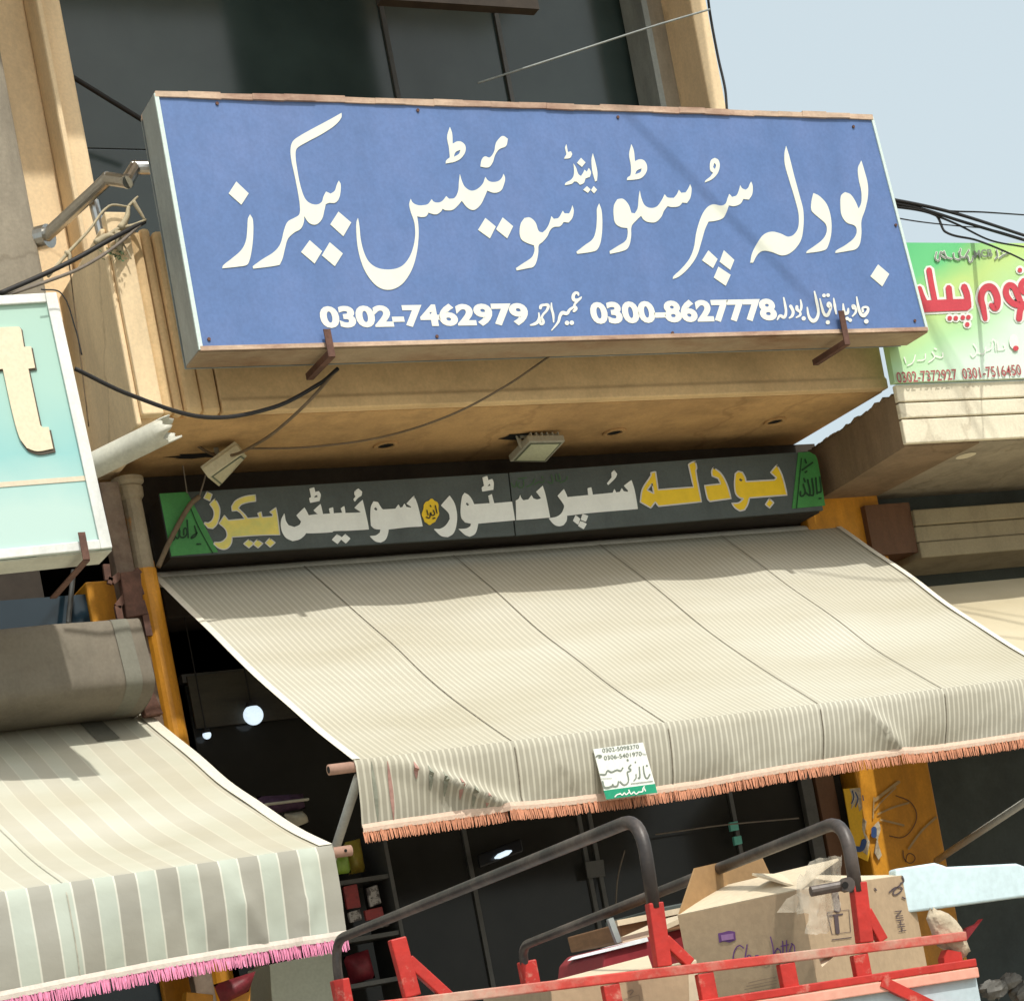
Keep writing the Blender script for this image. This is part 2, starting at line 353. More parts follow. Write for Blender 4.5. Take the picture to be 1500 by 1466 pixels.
M['greensign'] = grad_mat('green_yellow_printed_vinyl', [(.05, (.08, .46, .17)), (.34, (.14, .55, .22)), (.50, (.48, .66, .22)), (.64, (.42, .68, .36)), (.82, (.62, .80, .64)), (1.0, (.70, .82, .72))], -.9, 0, 1)
M['teal'] = grad_mat('mint_teal_printed_vinyl', [(.05, (.40, .58, .48)), (.45, (.37, .59, .52)), (.72, (.27, .54, .53)), (.95, (.46, .64, .59))], -1.57, 0, 1)

# ------------------------------------------------------------------ mesh building
class MB:
    def __init__(s): s.v = []; s.f = []; s.uv = None; s.mi = []
    def add(s, vs, fs):
        o = len(s.v); s.v += [Vector(x) for x in vs]; s.f += [tuple(i + o for i in f) for f in fs]; return s
    def box(s, x0, x1, y0, y1, z0, z1):
        vs = [(x0, y0, z0), (x1, y0, z0), (x1, y1, z0), (x0, y1, z0), (x0, y0, z1), (x1, y0, z1), (x1, y1, z1), (x0, y1, z1)]
        return s.add(vs, [(0, 3, 2, 1), (4, 5, 6, 7), (0, 1, 5, 4), (1, 2, 6, 5), (2, 3, 7, 6), (3, 0, 4, 7)])
    def slab(s, quad, off):
        """quad (4 points, ordered) extruded by vector off"""
        q = [Vector(p) for p in quad]; off = Vector(off); n = len(q)
        vs = q + [p + off for p in q]
        fs = [tuple(range(n - 1, -1, -1)), tuple(range(n, 2 * n))] + [(i, (i + 1) % n, n + (i + 1) % n, n + i) for i in range(n)]
        return s.add(vs, fs)
    def bar(s, a, b, w, d, up=(0, 0, 1)):
        a, b = Vector(a), Vector(b); t = (b - a).normalized(); up = Vector(up)
        sx = t.cross(up)
        if sx.length < 1e-4: sx = t.cross(Vector((1, 0, 0)))
        sx.normalize(); uy = sx.cross(t).normalized()
        q = [a + sx * w / 2 + uy * d / 2, a - sx * w / 2 + uy * d / 2, a - sx * w / 2 - uy * d / 2, a + sx * w / 2 - uy * d / 2]
        return s.slab(q, b - a)
    def tube(s, pts, r, n=8, caps=True):
        pts = [Vector(p) for p in pts]; o = len(s.v); N = len(pts)
        rr = r if isinstance(r, (list, tuple)) else [r] * N
        t0 = (pts[1] - pts[0]).normalized()
        a = t0.orthogonal().normalized()
        for i, p in enumerate(pts):
            t = ((pts[min(i + 1, N - 1)] - pts[max(i - 1, 0)])).normalized()
            a = (a - t * a.dot(t)).normalized(); b = t.cross(a)
            for k in range(n):
                an = 2 * math.pi * k / n
                s.v.append(p + (a * math.cos(an) + b * math.sin(an)) * rr[i])
        for i in range(N - 1):
            for k in range(n):
                k2 = (k + 1) % n
                s.f.append((o + i * n + k, o + i * n + k2, o + (i + 1) * n + k2, o + (i + 1) * n + k))
        if caps:
            s.f.append(tuple(o + k for k in range(n - 1, -1, -1))); s.f.append(tuple(o + (N - 1) * n + k for k in range(n)))
        return s
    def extrude_x(s, prof, x0, x1):
        n = len(prof)
        vs = [(x0, y, z) for y, z in prof] + [(x1, y, z) for y, z in prof]
        fs = [tuple(range(n)), tuple(range(2 * n - 1, n - 1, -1))] + [(i, n + i, n + (i + 1) % n, (i + 1) % n) for i in range(n)]
        return s.add(vs, fs)
    def poly(s, loops, nrm, th=.002):
        """filled outline (first loop outer, others holes), front at +th along nrm, with side walls"""
        nrm = Vector(nrm); pts = [p for lp in loops for p in lp]
        tris = tessellate_polygon([[Vector(p) for p in lp] for lp in loops])
        o = len(s.v); s.v += [Vector(p) + nrm * th for p in pts]
        for t in tris:
            a, b, c = (s.v[o + i] for i in t)
            if (b - a).cross(c - a).dot(nrm) < 0: t = (t[0], t[2], t[1])
            s.f.append(tuple(o + i for i in t))
        o2 = len(s.v); s.v += [Vector(p) for p in pts]; k = 0
        for lp in loops:
            m = len(lp)
            for i in range(m):
                j = (i + 1) % m
                s.f.append((o2 + k + i, o2 + k + j, o + k + j, o + k + i))
            k += m
        return s

def set_uv(me, uvs):
    ul = me.uv_layers.new(name='UVMap')
    for lp in me.loops: ul.data[lp.index].uv = uvs[lp.vertex_index]
def root_loc(o):
    while o.parent: o = o.parent
    return Vector(o.location)
def obj(name, mb, m, parent=None, kind=None, smooth=False, bevel=0, uvs=None, base=None, label=None, fix=True):
    if parent is not None: off = root_loc(parent)
    elif base is not None: off = Vector(base)
    else:
        xs = [v.x for v in mb.v]; ys = [v.y for v in mb.v]; zs = [v.z for v in mb.v]
        off = Vector(((min(xs) + max(xs)) / 2, (min(ys) + max(ys)) / 2, min(zs)))
    me = bpy.data.meshes.new(name)
    me.from_pydata([v - off for v in mb.v], [], mb.f)
    if fix:
        bm = bmesh.new(); bm.from_mesh(me); bmesh.ops.recalc_face_normals(bm, faces=bm.faces); bm.to_mesh(me); bm.free()
    if uvs: set_uv(me, uvs)
    me.materials.append(m)
    if smooth:
        for p in me.polygons: p.use_smooth = True
    o = bpy.data.objects.new(name, me); COL.objects.link(o)
    if parent is not None: o.parent = parent
    else: o.location = off
    if bevel:
        md = o.modifiers.new('bevel', 'BEVEL'); md.width = bevel; md.segments = 2; md.limit_method = 'ANGLE'
    if kind: o['kind'] = kind
    if label: o['label'] = label
    return o
def thing(name, label, cat, loc, group=None):
    o = bpy.data.objects.new(name, None); o.location = loc; o.empty_display_size = .2; COL.objects.link(o)
    o['label'] = label; o['category'] = cat
    if group: o['group'] = group
    return o
def tag(o, label, cat, group=None):
    o['label'] = label; o['category'] = cat
    if group: o['group'] = group
    return o

def curve(pts, n=6, closed=False, corner=None):
    """Catmull-Rom through the points; with `corner` (deg) sharp turns stay sharp"""
    N = len(pts); out = []
    pts = [Vector(p) for p in pts]
    def sharp(i):
        if corner is None: return False
        if not closed and i in (0, N - 1): return True
        a = pts[i] - pts[i - 1]; b = pts[(i + 1) % N] - pts[i]
        if a.length < 1e-9 or b.length < 1e-9: return True
        return math.degrees(a.angle(b)) > corner
    tg = []
    for i in range(N):
        if sharp(i): tg.append(None); continue
        if closed: p, q = pts[i - 1], pts[(i + 1) % N]
        else: p, q = pts[max(i - 1, 0)], pts[min(i + 1, N - 1)]
        tg.append((q - p))
    for i in range(N if closed else N - 1):
        a, b = pts[i], pts[(i + 1) % N]; L = (b - a).length
        def T(t):
            if t is None or t.length < 1e-9: return (b - a) * .9
            return t.normalized() * L
        ta, tb = T(tg[i]), T(tg[(i + 1) % N])
        k = max(1, n)
        for j in range(k):
            t = j / k; t2 = t * t; t3 = t2 * t
            out.append(a * (2 * t3 - 3 * t2 + 1) + ta * (t3 - 2 * t2 + t) + b * (3 * t2 - 2 * t3) + tb * (t3 - t2))
    if not closed: out.append(pts[-1])
    return out

class Ink:
    """lettering traced in crops of the sign, laid on the plane the sign really has"""
    def __init__(s, plane, ox, oy, sc, th=.002, off=0.0):
        s.pl, s.ox, s.oy, s.sc, s.th, s.off = plane, ox, oy, sc, th, off; s.k = 0
    def pt(s, x, y, extra=0.0): return s.pl(s.ox + x / s.sc, s.oy + y / s.sc, s.off + extra)
    def fill(s, mb, outer, holes=(), corner=52, n=5):
        lp = []
        for q in [outer] + list(holes):
            c = curve([(x, y, 0) for x, y in q], n, True, corner)
            lp.append([s.pt(p.x, p.y) for p in c])
        mb.poly(lp, s.pl.n, s.th)
    def dots(s, mb, *qs):
        for q in qs: s.fill(mb, q, corner=40, n=2)
    def stroke(s, mb, pts, w, n=6, cap=True):
        c = curve([(x, y, 0) for x, y in pts], n)
        ws = w if isinstance(w, (list, tuple)) else [w] * len(pts)
        s.k += 1; lift = s.th + .00012 * s.k
        M_ = len(c); L = []; R = []
        for i, p in enumerate(c):
            f = i / (M_ - 1) * (len(ws) - 1); a = int(min(f, len(ws) - 2)) if len(ws) > 1 else 0
            ww = ws[a] + (ws[min(a + 1, len(ws) - 1)] - ws[a]) * (f - a)
            t = (c[min(i + 1, M_ - 1)] - c[max(i - 1, 0)]); t = t.normalized() if t.length > 1e-9 else Vector((1, 0, 0))
            nn = Vector((-t.y, t.x, 0)) * ww / 2
            L.append(p + nn); R.append(p - nn)
        if cap:
            t = (c[0] - c[1]).normalized() * ws[0] * .35; L[0] = L[0].copy(); L.insert(0, c[0] + t + (L[0] - c[0]) * .45); R.insert(0, c[0] + t + (R[0] - c[0]) * .45)
            t = (c[-1] - c[-2]).normalized() * ws[-1] * .35; L.append(c[-1] + t + (L[-1] - c[-1]) * .45); R.append(c[-1] + t + (R[-1] - c[-1]) * .45)
        vs = []
        for a, b in zip(L, R): vs += [s.pt(a.x, a.y, lift), s.pt(b.x, b.y, lift)]
        mb.add(vs, [(2 * i, 2 * i + 1, 2 * i + 3, 2 * i + 2) for i in range(len(L) - 1)])
    def blob(s, mb, x, y, rx, ry=None, n=10):
        ry = ry or rx
        s.k += 1; lift = s.th + .00012 * s.k
        vs = [s.pt(x + rx * math.cos(6.2832 * i / n), y + ry * math.sin(6.2832 * i / n), lift) for i in range(n)]
        mb.add(vs, [tuple(range(n))])
    def text(s, mb, body, ll, lr, hgt, bold=.0, lift=.002, spacing=1.0, up=(-.19, -1)):
        """default-font text fitted between two baseline points, height in crop px"""
        cu = bpy.data.curves.new('t', 'FONT'); cu.body = body; cu.offset = bold; cu.resolution_u = 4; cu.space_character = spacing
        o = bpy.data.objects.new('t', cu); COL.objects.link(o)
        dg = bpy.context.evaluated_depsgraph_get()
        me = bpy.data.meshes.new_from_object(o.evaluated_get(dg))
        xs = [v.co.x for v in me.vertices]; ys = [v.co.y for v in me.vertices]
        x0, x1, y0, y1 = min(xs), max(xs), min(ys), max(ys)
        A, B = Vector((*ll, 0)), Vector((*lr, 0))
        e = (B - A); up = Vector((*up, 0)).normalized() * hgt
        vs = []
        for v in me.vertices:
            q = A + e * ((v.co.x - x0) / (x1 - x0)) + up * ((v.co.y - y0) / (y1 - y0))
            vs.append(s.pt(q.x, q.y, lift))
        mb.add(vs, [tuple(p.vertices) for p in me.polygons])
        bpy.data.objects.remove(o); bpy.data.curves.remove(cu); bpy.data.meshes.remove(me)

# ================================================================== SETTING
g = MB(); g.add([(-400, -400, 0), (400, -400, 0), (400, 400, 0), (-400, 400, 0)], [(0, 1, 2, 3)])
obj('ground', g, M['ground'], kind='structure', base=(0, 0, 0))
g = MB(); g.box(-14, 24, 7.6, 9.0, .004, .14)
obj('pavement', g, M['pavement'], kind='structure', bevel=.015)

ZS = PZ(200, 700, 4.28).z          # soffit height 4.28 m
ZSOF = 4.28
XL, XR = 2.88, 6.868                # balcony extents
YB = 8.13                          # balcony front
YW = 9.0                           # shop front wall line

# ------------------------------------------------------------------ main shop building
bld = thing('shop_building', 'two storey cream and ochre shop building with dark tinted windows behind the blue sign', 'building', (5.0, 9.6, 0))
def part(name, mb, m, parent=bld, **k): return obj(name, mb, m, parent, **k)
# soffit and balcony
mb = MB(); mb.box(XL, XR, YB + .06, YW + .35, ZSOF, ZSOF + .16); part('soffit', mb, M['soffit'])
prof = [(YB + .06, ZSOF + .001), (YB, ZSOF + .001), (YB, ZSOF + .05), (YB + .012, ZSOF + .065), (YB + .012, ZSOF + .80), (YB + .06, ZSOF + .83), (YB + .17, ZSOF + .83), (YB + .17, ZSOF + .161), (YB + .06, ZSOF + .161)]
mb = MB(); mb.extrude_x(prof, XL + .36, XR - .001); part('balcony_front', mb, M['ochre'], bevel=.006)
mb = MB()
mb.box(XL - .02, XL + .075, YB - .045, YB + .02, ZSOF - .012, ZSOF + .86)         # proud corner fillet that catches the sun
part('corner_fillet', mb, M['cream'], bevel=.006)
mb = MB()
for i, (a, b, d) in enumerate([(.078, .14, .0), (.14, .19, .012), (.19, .27, -.006), (.27, .357, .008)]):
    mb.box(XL + a + .001, XL + b - .001, YB + d, YB + .17, ZSOF + .002, ZSOF + .80 + .02 * (i % 2))
part('fluted_moulding', mb, M['ochre'], bevel=.02)
mb = MB(); mb.box(XL - .045, XL - .021, YB - .02, YW - .15, ZSOF - .05, ZSOF + .80); mb.box(XL - .0205, XL + .06, YB + .021, YW - .15, ZSOF - .05, ZSOF + .80)
part('balcony_side', mb, M['cream'], bevel=.01)
# recessed round lamp holes in the soffit
for px, py in [(565, 652), (900, 633), (1135, 617)]:
    c = PZ(px, py, ZSOF - .003)
    mb = MB(); n = 18
    ring = [(c.x + r * math.cos(6.2832 * i / n), c.y + r * math.sin(6.2832 * i / n), z) for r, z in ((.060, ZSOF - .001), (.060, ZSOF - .010), (.042, ZSOF - .010), (.042, ZSOF - .003)) for i in range(n)]
    mb.add(ring, [(k * n + i, k * n + (i + 1) % n, (k + 1) * n + (i + 1) % n, (k + 1) * n + i) for k in range(3) for i in range(n)])
    h = part('lamp_recess', mb, M['soffit'])
    mb = MB(); mb.add([(c.x + .041 * math.cos(6.2832 * i / n), c.y + .041 * math.sin(6.2832 * i / n), ZSOF - .0035) for i in range(n)], [tuple(range(n))])
    part('hole', mb, M['hole'], h)
# dark recess strip below the soffit and the shutter box under the fascia sign
mb = MB(); mb.box(XL + .1, 7.0, 8.985, 9.25, 3.60, ZSOF - .004); part('lintel', mb, M['darkband'])
mb = MB(); mb.box(XL + .22, 6.97, 8.965, 8.984, 3.60, 4.0); part('shutter_box', mb, M['darkband'], bevel=.01)
# upper storey: glass wall
YG = 9.22
gz0, gz1 = ZSOF + .3, 7.8
xs = [P(a, 60, YG).x for a in (88, 567, 733, 936)]
xl, xr = xs[0] - .05, P(947, 100, YG).x + .12
fr = MB()
for x in xs[1:3]: fr.box(x - .012, x + .012, YG - .012, YG + .04, gz0, gz1)
fr.box(xl, xl + .05, YG - .02, YG + .04, gz0, gz1); fr.box(xr - .12, xr, YG - .02, YG + .04, gz0, gz1)
fr.box(xl + .05, xr - .12, YG - .018, YG + .04, gz0, gz0 + .05)
win = part('window', fr, M['alugrey'])
ed = [xl + .05] + xs[1:3] + [xr - .12]
zc = P(170, 218, YG).z
for i in range(3):
    spans = [(gz0 + .051, zc - .004), (zc + .004, gz1)] if i == 0 else [(gz0 + .051, gz1)]
    for z0, z1 in spans:
        mb = MB(); mb.box(ed[i] + .013, ed[i + 1] - .013, YG + .004 + .003 * i, YG + .02, z0, z1); part('pane', mb, M['tint'], win)
# pale inner jamb, grey reveal, cream pilaster on the right
def xat(px, y, py=60): return P(px, py, y).x
mb = MB(); mb.box(6.42, 6.4555, 9.0, 9.20, gz0, gz1); part('jamb', mb, M['alu'])
mb = MB(); mb.box(6.456, 6.5555, 9.01, 9.24, gz0, gz1); part('reveal', mb, M['concrete'])
mb = MB(); mb.box(6.556, 6.659, 8.75, 9.6, gz0 - .13, gz1); part('pilaster', mb, M['cream'], bevel=.01)
# left pilaster: three stepped flutes
mb = MB()
x1_ = xat(28, 8.9, 0); x2_ = xat(62, 8.72, 0); x3_ = xat(79, 8.8, 0)
mb.box(x1_ - .42, x1_ + .02, 8.90, 9.6, gz0 - .14, gz1 + .3)
part('pilaster', mb, M['cream'], bevel=.012)
mb = MB(); mb.box(x1_ + .021, x2_, 8.72, 9.6, gz0 - .13, gz1 + .3); part('pilaster', mb, M['cream'], bevel=.03)
mb = MB(); mb.box(x2_ + .001, x3_ + .03, 8.80, 9.6, gz0 - .13, gz1 + .3); part('pilaster', mb, M['cream'], bevel=.015)
# slab of the storey above, which shades the upper wall
mb = MB(); mb.box(1.2, 6.68, 7.42, 9.7, 7.66, 7.85); part('upper_slab', mb, M['cream'])
mb = MB(); q0 = P(560, 2, 8.3); q1 = P(788, 2, 8.3); mb.box(q0.x, q1.x, 8.3, 8.36, P(670, 6, 8.3).z, 7.655); part('beam', mb, M['darkband'])
# balcony floor and wall under the windows
mb = MB(); mb.box(XL + .05, XR, YG + .005, YG + .3, ZSOF + .161, gz0 - .001); part('sill_wall', mb, M['cream'])
# interior of the shop: a dark deep room
mb = MB()
x0, x1, y0, y1 = 2.6, 7.5, 9.26, 14.0
mb.add([(x0, y1, 0), (x1, y1, 0), (x1, y1, 4), (x0, y1, 4)], [(0, 1, 2, 3)])
mb.add([(x0, y0, 0), (x0, y1, 0), (x0, y1, 4), (x0, y0, 4)], [(0, 1, 2, 3)])
mb.add([(x1, y0, 0), (x1, y1, 0), (x1, y1, 4), (x1, y0, 4)], [(0, 1, 2, 3)])
mb.add([(x0, y0, 4), (x1, y0, 4), (x1, y1, 4), (x0, y1, 4)], [(0, 1, 2, 3)])
mb.add([(x0, y0, .15), (x1, y0, .15), (x1, y1, .15), (x0, y1, .15)], [(0, 1, 2, 3)])
part('interior', mb, M['darkin'])
# body behind
mb = MB(); mb.box(x0 - .05, 6.6, 14.05, 14.3, 0, 8); mb.box(x0 - .2, x0 - .06, 9.7, 14.04, 0, 8); mb.box(6.601, x1 + .2, 14.05, 14.3, 0, 4.0); mb.box(x1 + .06, x1 + .2, 9.7, 14.04, 0, 4.0); mb.box(6.45, 6.6, 9.7, 14.04, 4.02, 8)
part('rear_wall', mb, M['concrete'])
# orange pillars of the shop front
def pillar(pxa, pxb, py, y, z0, z1, name='pillar', d=.3, mm='orange'):
    a, b = P(pxa, py, y).x, P(pxb, py, y).x
    mb = MB(); mb.box(a, b, y, y + d, z0, z1); return part(name, mb, M[mm], bevel=.012)
pillar(231, 257, 980, 8.86, .14, 3.86, d=.12)
pillar(1262, 1372, 1180, 8.9, .14, 4.0, d=.4)
pillar(1212, 1268, 745, 8.95, 3.6, 4.24, d=.3, mm='orange')
# shop glazing: tinted shop glass behind aluminium members
gl = MB()
gx0, gx1 = P(262, 980, 9.02).x, P(1245, 1200, 9.02).x
mem = [P(p, 1280, 9.02).x for p in (562, 690, 862, 878, 1090)]
for x in mem: gl.box(x - .012, x + .012, 9.005, 9.05, .14, 3.79)
gl.box(gx0 + .001, gx1, 9.0, 9.055, 3.3, 3.34); gl.box(gx0 + .001, gx1, 9.0, 9.055, .141, .25)
sf = part('shop_window', gl, M['alugrey'])
ed = [gx0] + mem + [gx1]
for i in range(len(ed) - 1):
    mb = MB(); mb.box(ed[i] + .013, ed[i + 1] - .013, 9.02, 9.03, .26, 3.29); part('pane', mb, M['shopglass'], sf)
mb = MB(); mb.box(P(1186, 1220, 8.97).x, P(1203, 1220, 8.97).x, 8.96, 9.0, .14, 3.7); part('door_post', mb, M['alugrey'], bevel=.004)
mb = MB(); za, zb2 = P(330, 985, 8.985).z, P(330, 1062, 8.985).z; mb.box(gx0 + .02, P(560, 1020, 8.985).x, 8.985, 8.999, zb2, za); part('shutter_panel', mb, M['dustpanel'])  # added panel, its colour imitates a street reflection and dust on the glass
mb = MB(); mb.box(P(1206, 1220, 8.97).x, P(1233, 1220, 8.97).x, 8.95, 9.0, .14, 3.7); part('door_post', mb, M['brownframe'], bevel=.004, label='brown wooden door post')

# ------------------------------------------------------------------ big blue sign
YS = 7.75
SPL = YP(YS)
S_tl, S_tr, S_br, S_bl = SPL(227, 138), SPL(1277, 172), SPL(1358, 484), SPL(293, 513)
DEP = Vector((0, .175, 0))
sg = thing('shop_sign', 'big blue box sign with cream calligraphy and two phone numbers across the balcony front', 'sign', ((S_bl + S_br) / 2 + Vector((0, .1, 0))))
mb = MB()
ins = lambda a, b, t: a + (b - a) * t
nx, nz_ = 28, 8
vs = []; 
for j in range(nz_ + 1):
    for i in range(nx + 1):
        s_, t_ = i / nx, j / nz_
        p = ins(ins(S_bl, S_br, s_), ins(S_tl, S_tr, s_), t_)
        vs.append(p)
mb.add(vs, [(j * (nx + 1) + i, j * (nx + 1) + i + 1, (j + 1) * (nx + 1) + i + 1, (j + 1) * (nx + 1) + i) for j in range(nz_) for i in range(nx)])
face = obj('face', mb, M['signblue'], sg)
mb = MB(); mb.slab([S_tl + Vector((-.001, .001, 0)), S_bl + Vector((-.001, .001, 0)), S_bl + DEP, S_tl + DEP], (-.006, 0, 0)); obj('side_panel', mb, M['alu'], sg)
mb = MB(); mb.slab([S_tr + Vector((.001, .001, 0)), S_br + Vector((.001, .001, 0)), S_br + DEP, S_tr + DEP], (.006, 0, 0)); obj('side_panel', mb, M['alu'], sg)
mb = MB(); mb.slab([S_bl + Vector((-.006, .004, -.001)), S_br + Vector((.006, .004, -.001)), S_br + DEP + Vector((.006, 0, -.001)), S_bl + DEP + Vector((-.006, 0, -.001))], (0, 0, -.008)); obj('underside', mb, M['signunder'], sg)
mb = MB(); mb.slab([S_tl + Vector((0, .21, 0)), S_bl + Vector((0, .21, 0)), S_br + Vector((0, .21, 0)), S_tr + Vector((0, .21, 0))], (0, .006, 0)); obj('back_panel', mb, M['alu'], sg)
# peeling batten along the top edge, made of short uneven lengths
mb = MB(); n = 26
for i in range(n):
    a, b = ins(S_tl, S_tr, i / n), ins(S_tl, S_tr, (i + 1) / n)
    h = .012 + random.uniform(-.004, .004); d = random.uniform(.008, .014)
    mb.slab([a + Vector((-.004, -d, -.014)), b + Vector((0, -d, -.014 + random.uniform(-.003, .003))), b + Vector((0, -d, h)), a + Vector((0, -d, h + random.uniform(-.002, .002)))], (0, .21, 0))
obj('top_batten', mb, M['woodtrim'], sg)
mb = MB(); e = (S_tl - S_bl)
mb.slab([S_bl + Vector((-.006, -.008, 0)), S_bl + Vector((.012, -.008, 0)), S_tl + Vector((.012, -.008, 0)), S_tl + Vector((-.006, -.008, 0))], (0, .008, 0))
obj('edge_trim', mb, M['trim'], sg)
mb = MB(); mb.slab([S_br + Vector((-.010, -.007, 0)), S_br + Vector((.005, -.007, 0)), S_tr + Vector((.005, -.007, 0)), S_tr + Vector((-.010, -.007, 0))], (0, .007, 0))
obj('edge_trim', mb, M['trim'], sg)
mb = MB(); mb.slab([S_bl + Vector((0, -.009, -.004)), S_br + Vector((0, -.009, -.004)), S_br + Vector((0, -.009, .014)), S_bl + Vector((0, -.009, .014))], (0, .009, 0))
obj('edge_trim', mb, M['woodtrim'], sg)
# screw heads and a torn corner at the rim of the face
for px, py in ((318, 152), (612, 162), (905, 172), (1250, 186), (306, 497), (640, 493), (985, 488), (1340, 470), (262, 320), (1312, 330)):
    c = SPL(px, py, .002); mb = MB(); mb.tube([c + Vector((0, .003, 0)), c + Vector((0, -.004, 0))], .0075, 8); obj('screw', mb, M['rust'], face)
# rusty angle-iron brackets that hold the box from below
for (ft, fb, bk) in (((478, 483), (480, 515), (452, 545)), ((1231, 456), (1238, 494), (1190, 519))):
    t = SPL(*ft, .022); b = SPL(*fb, .022); k = P(*bk, YB - .01)
    b.z = S_bl.z - .02
    mb = MB()
    mb.box(t.x - .016, t.x + .016, YS - .03, YS - .024, b.z - .03, t.z); mb.box(t.x + .010, t.x + .016, YS - .0235, YS - .0105, b.z - .03, t.z - .02)
    mb.box(t.x - .016, t.x + .016, YS - .0235, YS + .24, b.z - .032, b.z - .026); mb.box(t.x - .016, t.x - .010, YS - .0235, YS + .24, b.z - .0255, b.z - .004)
    obj('bracket', mb, M['rust'], sg)
# --- calligraphy
I1 = Ink(SPL, 300, 140, 3.75, .003); I2 = Ink(SPL, 680, 160, 3.75, .003); I3 = Ink(SPL, 960, 180, 3.75, .003)
def let(mb, m=None, nm='lettering', par=None, label=None): return obj(nm, mb, m or M['letter'], par or face, fix=False, label=label)
w = MB()   # bekarz
I1.fill(w, [(247, 655), (262, 682), (265, 760), (258, 840), (245, 905), (230, 932), (180, 942), (95, 951), (100, 935), (150, 895), (200, 850), (225, 800), (233, 730), (236, 680)])
I1.fill(w, [(750, 98), (748, 125), (715, 165), (640, 215), (560, 258), (505, 293), (497, 330), (505, 400), (522, 490), (545, 560), (570, 590), (610, 602), (640, 588), (652, 555), (665, 530), (690, 542), (713, 525), (725, 490), (735, 470), (745, 490), (743, 540), (732, 575), (712, 592), (682, 592), (663, 600), (655, 635), (645, 675), (625, 702), (600, 712), (570, 700), (545, 665), (542, 700), (525, 735), (490, 755), (455, 790), (440, 840), (425, 900), (410, 932), (370, 940), (265, 953), (262, 940), (310, 905), (380, 860), (415, 815), (435, 740), (455, 695), (490, 675), (518, 655), (522, 615), (510, 530), (490, 430), (475, 360), (470, 300), (482, 255), (520, 225), (600, 180), (690, 132)])
I1.dots(w, [(172, 475), (240, 540), (200, 602), (130, 540)], [(733, 640), (803, 700), (760, 775), (688, 710)], [(575, 797), (643, 857), (602, 925), (528, 862)], [(685, 808), (757, 870), (713, 940), (642, 880)])
let(w)
w = MB()   # sweets
I1.fill(w, [(840, 675), (848, 720), (855, 790), (872, 860), (900, 915), (945, 948), (1010, 958), (1070, 945), (1110, 910), (1140, 850), (1155, 770), (1150, 700), (1130, 640), (1122, 600), (1130, 570), (1142, 592), (1170, 605), (1200, 605), (1225, 598), (1245, 572), (1258, 587), (1285, 590), (1305, 580), (1325, 555), (1340, 570), (1370, 565), (1390, 530), (1395, 480), (1400, 435), (1412, 475), (1428, 505), (1460, 525), (1492, 518), (1525, 488), (1540, 450), (1555, 470), (1580, 478), (1612, 472), (1630, 455), (1640, 433), (1648, 455), (1642, 490), (1625, 525), (1590, 537), (1550, 525), (1535, 560), (1515, 600), (1485, 628), (1462, 630), (1435, 612), (1410, 580), (1390, 605), (1360, 630), (1320, 632), (1305, 624), (1295, 640), (1270, 655), (1240, 650), (1228, 645), (1215, 665), (1190, 670), (1165, 665), (1172, 720), (1172, 790), (1160, 880), (1135, 960), (1090, 1030), (1040, 1063), (990, 1068), (940, 1045), (890, 985), (860, 920), (840, 840), (832, 760), (832, 700)])
I1.fill(w, [(1345, 175), (1357, 210), (1360, 268), (1385, 255), (1410, 258), (1430, 280), (1428, 315), (1405, 348), (1372, 366), (1322, 376), (1325, 360), (1345, 342), (1340, 290), (1330, 230)], [[(1403, 300), (1396, 322), (1366, 340), (1376, 314)]])
I2.fill(w, [(210, 150), (238, 165), (228, 205), (192, 222), (168, 255), (155, 295), (132, 322), (88, 318), (95, 280), (112, 262), (138, 268), (162, 238), (172, 192), (185, 170)], corner=70)
I2.dots(w, [(115, 600), (172, 647), (140, 712), (75, 665)], [(210, 597), (267, 645), (235, 712), (174, 662)])
I2.fill(w, [(593, 530), (600, 560), (592, 600), (572, 625), (545, 622), (525, 645), (490, 650), (470, 668), (455, 700), (430, 730), (408, 750), (405, 790), (395, 840), (378, 868), (350, 875), (287, 888), (283, 875), (320, 850), (370, 815), (385, 780), (382, 750), (340, 735), (312, 715), (303, 680), (310, 630), (330, 600), (360, 598), (390, 625), (408, 672), (428, 680), (448, 662), (466, 630), (478, 590), (490, 605), (515, 600), (530, 580), (540, 560), (550, 575), (575, 575), (587, 552)])
let(w)
w = MB()   # and
I2.fill(w, [(705, 245), (718, 290), (730, 350), (728, 395), (718, 400), (702, 340), (698, 280)])
I2.fill(w, [(683, 325), (695, 350), (688, 375), (665, 382), (655, 408), (635, 418), (618, 402), (604, 400), (590, 412), (552, 420), (555, 408), (585, 390), (600, 368), (602, 330), (598, 300), (612, 322), (625, 358), (640, 370), (652, 352), (660, 335), (672, 347)])
I2.fill(w, [(560, 195), (568, 238), (585, 234), (592, 250), (580, 270), (548, 275), (554, 260), (560, 250), (553, 215)])
I2.dots(w, [(640, 270), (665, 295), (645, 320), (618, 297)], [(673, 425), (693, 444), (678, 462), (652, 445)], [(710, 425), (728, 445), (712, 465), (695, 447)])
let(w)
w = MB()   # store
I2.fill(w, [(740, 520), (753, 560), (757, 640), (750, 720), (735, 765), (715, 782), (620, 797), (615, 785), (660, 750), (705, 715), (722, 670), (728, 600), (728, 550)])
